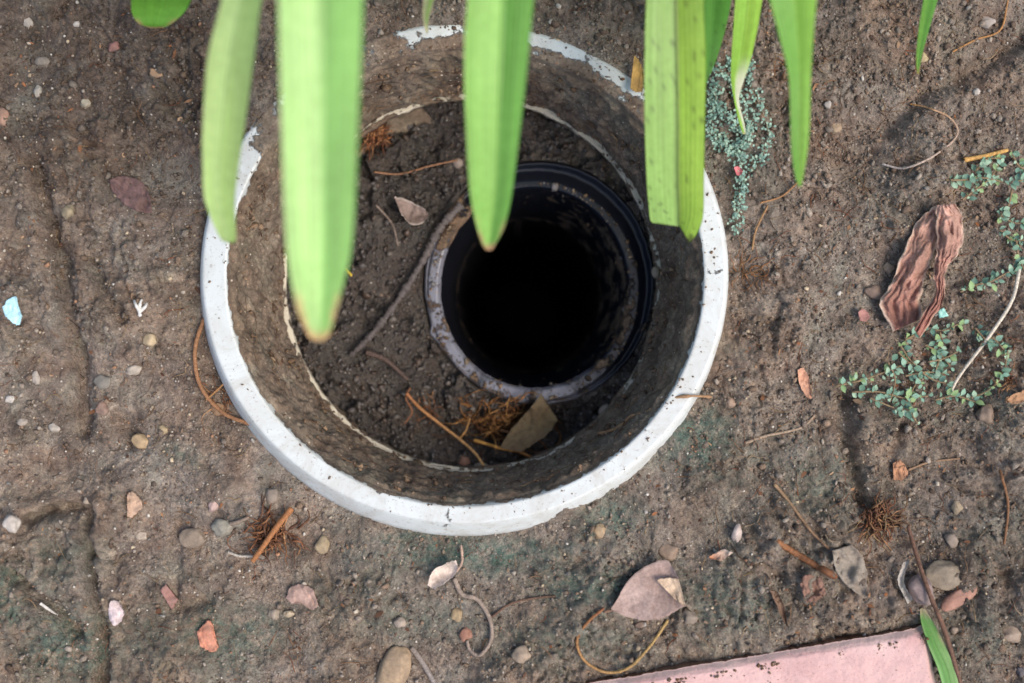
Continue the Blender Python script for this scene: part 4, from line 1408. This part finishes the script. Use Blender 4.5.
strap([(655, 224, 680, 227, 688, 244), (650, 221, 679, 222, 695, 236), (648, 205, 679, 208, 702, 218), (180, 646, 678, 703), (120, 644, 678, 704), (60, 644, 677, 705), (0, 646, 676, 703), (-50, 652, 680, 706)],
      [.045, .046, .049, .055, .066, .075, .082, .088], (158, 194, 104), (172, 206, 82), .16, (.0006, (60, 60, 30)), spots=.5, base_off=(.015, .0), label='spotted leaf with a torn bitten end', mid_dark=.55)
strap([(84, 702, 704, 706), (60, 703, 709, 716), (30, 702, 712, 725), (0, 700, 714, 731), (-40, 698, 714, 734)], [.040, .043, .048, .055, .065],
      (100, 164, 58), (92, 156, 52), .12, None, spots=.5, base_off=(.035, .01), rise=.06)
strap([(134, 743, 745, 746), (122, 739, 742, 744), (100, 734, 736, 739), (80, 731, 736, 744), (62, 731, 740, 750), (30, 733, 745, 757), (0, 735, 748, 762), (-40, 738, 752, 768)], [.020, .021, .024, .03, .036, .045, .052, .06],
      (164, 208, 84), (172, 212, 84), .15, (.0012, (214, 200, 150)), pale=(.040, (240, 238, 214), 1), base_off=(.05, 0), label='narrow yellow-green leaf with a twisted white tip', rise=.06)
strap([(187, 799, 800, 801), (176, 795, 799, 803), (150, 791, 799, 807), (120, 790, 799, 809), (76, 788, 799, 810), (40, 779, 797, 812), (0, 768, 793, 815), (-40, 760, 789, 820)], [.088, .09, .094, .098, .104, .110, .116, .12],
      (128, 182, 76), (154, 202, 82), .24, (.001, (100, 160, 60)), base_off=(.06, .01))
strap([(74, 917, 918, 919), (55, 916, 919, 922), (25, 919, 924, 930), (0, 923, 929, 937), (-40, 930, 938, 948)], [.03, .035, .043, .05, .06],
      (118, 170, 70), (110, 168, 66), .2, (.004, (170, 160, 90)), base_off=(.10, .02), rise=.06, label='thin narrow blade nearest the right')
strap([(33, 426, 427, 428), (18, 423, 426, 429), (0, 424, 429, 434), (-40, 430, 437, 444)], [.06, .064, .07, .08],
      (200, 206, 150), (170, 200, 110), .2, (.006, (226, 218, 170)), base_off=(-.015, .02), rise=.06)
# stem base of the plant
V, Fc = tube_arrays([Vector((0, 0, -.01)), Vector((0, .002, .02)), Vector((0, 0, .05))], .030, .022, 16, .03, 12)
link('stem_base', new_mesh('stem_base', V, Fc, M_leaf, cols=np.tile(lin((170, 190, 130)), (len(V), 1)), floats={'vein': np.zeros(len(V))}), plant)

o = strap([(920, 609, 922, 608, 925, 609), (921, 622, 926, 622, 933, 622), (928, 645, 936, 645, 944, 643), (938, 670, 947, 670, 955, 668), (946, 700, 954, 700, 962, 700)],
          [.004, .006, .009, .010, .010], (122, 176, 92), (140, 186, 104), .10, (.0065, (222, 204, 158)), parent=None, name='fallen_leaf', root=False)
tag(o, 'pale green fallen leaf blade leaning on the brick corner', 'leaf')


# ------------------------------------------------------------------ weeds
def weed_leaf_mesh(name, cols):
    t = np.linspace(0, 1, 7)
    w = np.array([.05, .55, .9, 1.0, .85, .48, .02]) * .33
    V, C = [], []
    for a_, b_ in zip(t, w):
        for s_ in (-1, 0, 1):
            V.append((a_, s_ * b_, .16 * abs(s_) * b_ * 2 - .25 * (a_ - .4) ** 2 + .05))
            C.append(np.array(cols) * (1.15 if s_ == 0 else 1.0))
    V = np.array(V)
    Ft = grid_faces(7, 3)
    return new_mesh(name, V, Ft, M_weed, cols=np.array(C))


WL = [weed_leaf_mesh('leaf', lin(c)) for c in ((112, 146, 124), (128, 160, 136), (96, 128, 106), (146, 172, 144), (134, 160, 108))]


def weed(stems, n_max, label, size=(3.8, 9.5), step=4.6, meshes=WL, stemrgb=(132, 112, 84)):
    cx = sum(p[0] for s in stems for p in s) / sum(len(s) for s in stems)
    cy = sum(p[1] for s in stems for p in s) / sum(len(s) for s in stems)
    root = empty('creeping_weed', gpt(cx, cy), label, 'weed')
    spots = []
    for s in stems:
        tube_obj('stem', [(p[0], p[1], .0038) for p in s], 1.1, .7, stemrgb, None, None, parent=root, ns=5)
        C = catmull([list(p) for p in s], 60)
        L = np.concatenate([[0], np.cumsum(np.linalg.norm(np.diff(C, axis=0), axis=1))])
        d = random.uniform(0, 3)
        while d < L[-1]:
            i = np.searchsorted(L, d)
            i = min(max(i, 1), 59)
            tx, ty = C[i] - C[i - 1]
            ang = math.atan2(-ty, tx)
            for sgn in (-1, 1):
                spots.append((C[i][0], C[i][1], ang + sgn * random.uniform(.7, 1.5), random.uniform(*size)))
            d += step * random.uniform(.7, 1.4)
        spots.append((C[-1][0], C[-1][1], ang, random.uniform(*size)))
    random.shuffle(spots)
    for x_, y_, a_, sz in spots[:n_max]:
        p = gpt(x_ + random.gauss(0, 1.2), y_ + random.gauss(0, 1.2), random.uniform(.0015, .0055))
        o = bpy.data.objects.new('leaf', random.choice(meshes))
        COL.objects.link(o)
        o.parent = root
        o.location = p - root.location
        k = sz * PX
        o.scale = (k, k * random.uniform(.8, 1.15), k)
        o.rotation_euler = (random.gauss(0, .35), random.gauss(-.25, .35), a_)
    return root


weed([[(836, 386), (862, 380), (890, 370), (915, 360)], [(852, 392), (880, 392), (905, 398), (928, 396)], [(900, 345), (912, 362), (930, 378), (948, 384)],
      [(905, 340), (925, 330), (945, 330), (962, 322)], [(925, 345), (938, 352), (950, 366)], [(918, 424), (910, 410), (912, 392), (920, 376)],
      [(935, 400), (955, 396), (975, 402)], [(888, 362), (895, 380), (890, 402)], [(940, 332), (942, 350), (935, 372)], [(898, 352), (915, 370), (925, 392)], [(870, 398), (895, 408), (915, 412)], [(928, 362), (945, 358), (960, 350)], [(905, 376), (925, 372), (945, 374)]],
     215, 'spreading blue-green weed patch below the crumpled leaf')
weed([[(966, 398), (985, 392), (1002, 376), (1008, 350)], [(980, 345), (992, 338), (1006, 352)], [(975, 328), (990, 345)]],
     70, 'weed sprig right of the pale straw')
weed([[(946, 180), (962, 180), (985, 178), (1005, 182), (1026, 180)], [(962, 200), (975, 190), (990, 178), (1000, 162)], [(1010, 150), (1018, 165), (1026, 170)],
      [(1000, 215), (1012, 222), (1026, 224)], [(1012, 190), (1008, 206), (1000, 216)], [(975, 172), (985, 160), (1000, 158)]],
     130, 'leafy green weed at the right edge under the orange straw')
weed([[(960, 292), (975, 285), (990, 282), (1005, 274), (1016, 268)], [(1016, 235), (1018, 255), (1024, 270)], [(1000, 230), (1012, 240), (1026, 240)]],
     70, 'thin row of weed leaves right of the crumpled leaf')

# tiny-leaved blue-green mat: leaves too small to pick apart
def weed_mat(stems, label, size=(2.2, 4.2), dens=1.0):
    root = empty('creeping_weed', gpt(735, 140), label, 'weed')
    parts = []
    sp = []
    for s in stems:
        tube_obj('stem', [(p[0], p[1], .002) for p in s], .6, .4, (130, 120, 96), None, None, parent=root, ns=5)
        C = catmull([list(p) for p in s], 60)
        for q in C:
            for _ in range(int(3 * dens)):
                sp.append((q[0] + random.gauss(0, 3.5), q[1] + random.gauss(0, 3.5)))
    me0 = WL[0]
    lv = np.array([v.co[:] for v in me0.vertices])
    lf_ = np.array([list(p.vertices) for p in me0.polygons])
    for x_, y_ in sp:
        p = np.array(gpt(x_, y_, random.uniform(.001, .005)))
        k = random.uniform(*size) * PX
        a_ = random.uniform(0, 2 * PI); t_ = random.gauss(0, .5)
        V = lv * k
        V = V @ np.array([[math.cos(t_), 0, -math.sin(t_)], [0, 1, 0], [math.sin(t_), 0, math.cos(t_)]]).T
        V = V @ np.array([[math.cos(a_), -math.sin(a_), 0], [math.sin(a_), math.cos(a_), 0], [0, 0, 1]]).T + p
        parts.append((V, lf_, np.array(lin(random.choice([(124, 156, 140), (144, 176, 158), (104, 134, 118), (156, 182, 160)])))))
    V, Fc, C = merge(parts)
    o = link('foliage', new_mesh('foliage', V - np.array(root.location), Fc, M_weed, cols=C), root)
    o['kind'] = 'stuff'


weed_mat([[(708, 62), (725, 75), (738, 92), (748, 110)], [(708, 95), (720, 110), (735, 125), (748, 132)], [(706, 130), (720, 140), (734, 152), (742, 160)],
          [(745, 70), (752, 90), (762, 110), (768, 135), (762, 155), (750, 165)], [(740, 168), (742, 185), (738, 205), (736, 232)], [(712, 78), (716, 100), (712, 120), (722, 150)],
          [(752, 120), (745, 140), (730, 150)], [(730, 62), (750, 66)]], 'tiny-leaved blue-green weed mat between the hanging leaves at right')
# pink petal in it
sheet('petal', [(734, 168), (738, 166), (742, 169)], [(736, 174), (740, 176), (743, 173)], (206, 120, 122), 'tiny bright pink petal in the blue-green weed mat', 'petal', up=.004, curl=.001, crump=0, vein=False, nu=8, nv=8)
sheet('petal', [(858, 312), (862, 309), (868, 312)], [(860, 320), (865, 322), (870, 318)], (170, 124, 114), 'small pale pink petal left of the crumpled leaf', 'petal', up=.003, curl=.001, crump=0, vein=False, nu=8, nv=8)


# ------------------------------------------------------------------ pink brick
def brick():
    N = NT('pink_brick')
    f = N.noise(30, 5, .6)
    c = N.ramp(f, [(.3, lin((190, 150, 144))), (.5, lin((208, 170, 163))), (.7, lin((216, 184, 175)))])
    sp = N.ramp(N.noise(900, 3, .8), [(.3, (.62, .58, .56)), (.42, (1, 1, 1)), (.66, (1, 1, 1)), (.74, (1.2, 1.2, 1.18))])
    c = N.mix(1.0, c, sp, 'MULTIPLY')
    d = N.attr('dirt')
    dm = N.ramp(N.math('ADD', d, N.math('MULTIPLY', N.math('SUBTRACT', N.noise(130, 6, .75), .5), 1.3)), [(.46, (0, 0, 0)), (.7, (1, 1, 1))])
    c = N.mix(N.math('MULTIPLY', dm, .8), c, lin((168, 146, 138)))
    N.set('Base Color', c)
    N.set('Roughness', .88)
    N.bump(N.math('ADD', N.noise(600, 5, .75), N.math('MULTIPLY', dm, .4)), .8, .0007)
    Lx, Ly, Hh = .200, .100, .055
    ztop = .0085
    # rounded-chamfer block as a height sheet with skirts
    nx, ny = 420, 210
    u = np.linspace(-1, 1, nx); v = np.linspace(-1, 1, ny)
    # concentrate rows at the edges
    U, Vv = np.meshgrid(u, v, indexing='ij')
    xx, yy = U * Lx / 2, Vv * Ly / 2
    dd = np.minimum(Lx / 2 - np.abs(xx), Ly / 2 - np.abs(yy))
    nzz = .0006 * fbm(xx * 90, yy * 90, 401, 4) + .0002 * perlin(xx * 700, yy * 700, 402)
    ch = .0032 + .0012 * perlin(xx * 80, yy * 80, 403)
    z = -np.maximum(ch - dd, 0) ** 1.0 * .9 + nzz
    corner = np.hypot(xx - Lx / 2, yy - Ly / 2)
    z = z - .004 * np.exp(-(corner / .006) ** 2)
    ej = .0009 * fbm(xx * 120 + 9, yy * 120, 410, 4, .6) * smooth(.004, 0, dd)
    xx = xx - np.sign(xx) * np.abs(ej) * (Lx / 2 - np.abs(xx) < .004)
    yy = yy - np.sign(yy) * np.abs(ej) * (Ly / 2 - np.abs(yy) < .004)
    top = np.stack([xx, yy, z], -1).reshape(-1, 3)
    n = len(top)
    dirt = np.clip(.66 * smooth(.0042, .0010, dd) + .12 + .25 * perlin(xx * 40, yy * 40, 405), 0, 1).ravel()
    rim = np.array([i * ny for i in range(nx)] + [(nx - 1) * ny + j for j in range(1, ny)] + [i * ny + ny - 1 for i in range(nx - 2, -1, -1)] + [j for j in range(ny - 2, 0, -1)])
    low = top[rim].copy(); low[:, 2] = -Hh
    k = len(rim)
    ring = np.arange(n, n + k)
    Fs = np.stack([rim, np.roll(rim, -1), np.roll(ring, -1), ring], -1)
    cen = np.array([[0, 0, -Hh]])
    Fb = np.stack([ring, np.roll(ring, -1), np.full(k, n + k), np.full(k, n + k)], -1)
    # a degenerate quad is avoided: bottom as triangles split in two
    V = np.vstack([top, low])
    Fc = np.vstack([grid_faces(nx, ny)[:, ::-1], Fs])
    me = new_mesh('brick', V, Fc, N.m, floats={'dirt': np.concatenate([dirt, np.ones(k)])})
    a = math.radians(9.5)
    corner_w = at(929, 628, ztop)
    ex = Vector((math.cos(a), math.sin(a), 0)); ey = Vector((-math.sin(a), math.cos(a), 0))
    ctr = corner_w - ex * Lx / 2 - ey * Ly / 2
    o = link('brick', me, None, ctr)
    o.rotation_euler = (0, 0, a)
    tag(o, 'pale pink brick with a dirty chamfered edge at the bottom', 'brick')


brick()

# soil spilt on the brick and the pipe rim
n = 420
t_ = rng.uniform(0, 330, n); w_ = np.abs(rng.normal(0, 5, n)) * np.where(rng.random(n) < .15, 5, 1)
px = 926 - t_ * .986 + w_ * .165
py = 634 + t_ * .165 + w_ * .986
dn = perlin(t_ / 22, t_ * 0 + .4, 900) > -.05
px, py, w_ = px[dn], py[dn], w_[dn]
R = PX * np.clip(rng.lognormal(math.log(.9), .5, len(px)), .4, 2.6)
z = .0085 - .0022 * smooth(4, 0, w_) + R * .3
k = (CAM_H - z) / F
P1 = np.stack([(px - 512) * k, (341.5 - py) * k, z], 1)
n = 1100
a = rng.uniform(0, 2 * PI, n)
keep = rng.random(n) < .16 + .9 * smooth(-.1, .8, np.sin(a)) + .9 * np.exp(-((a - math.radians(331)) / .05) ** 2)
a = a[keep]
f_ = rng.uniform(0, 1, len(a)) ** 2.2
e1 = C2[None, :] * (1 - f_[:, None]) + B2[None, :] * f_[:, None]
R2 = PX * np.clip(rng.lognormal(math.log(.7), .5, len(a)), .4, 2.2)
P2 = np.stack([e1[:, 0] + e1[:, 2] * np.cos(a), e1[:, 1] + e1[:, 3] * np.sin(a), e1[:, 4] + R2 * .3], 1)
P = np.vstack([P1, P2]); R = np.concatenate([R, R2])
C = palette([(118, 100, 84), (100, 84, 70), (132, 114, 96), (112, 86, 64)], len(P))
tag(link('spilt_soil', scatter('spilt_soil', P, R, C, M_crumb)), 'crumbs of soil spilt on the pipe rim and brick edge', 'soil', kind='stuff')

# render settings that hold for any renderer call
SC.render.engine = 'CYCLES'
SC.cycles.max_bounces = 6
SC.cycles.use_denoising = True
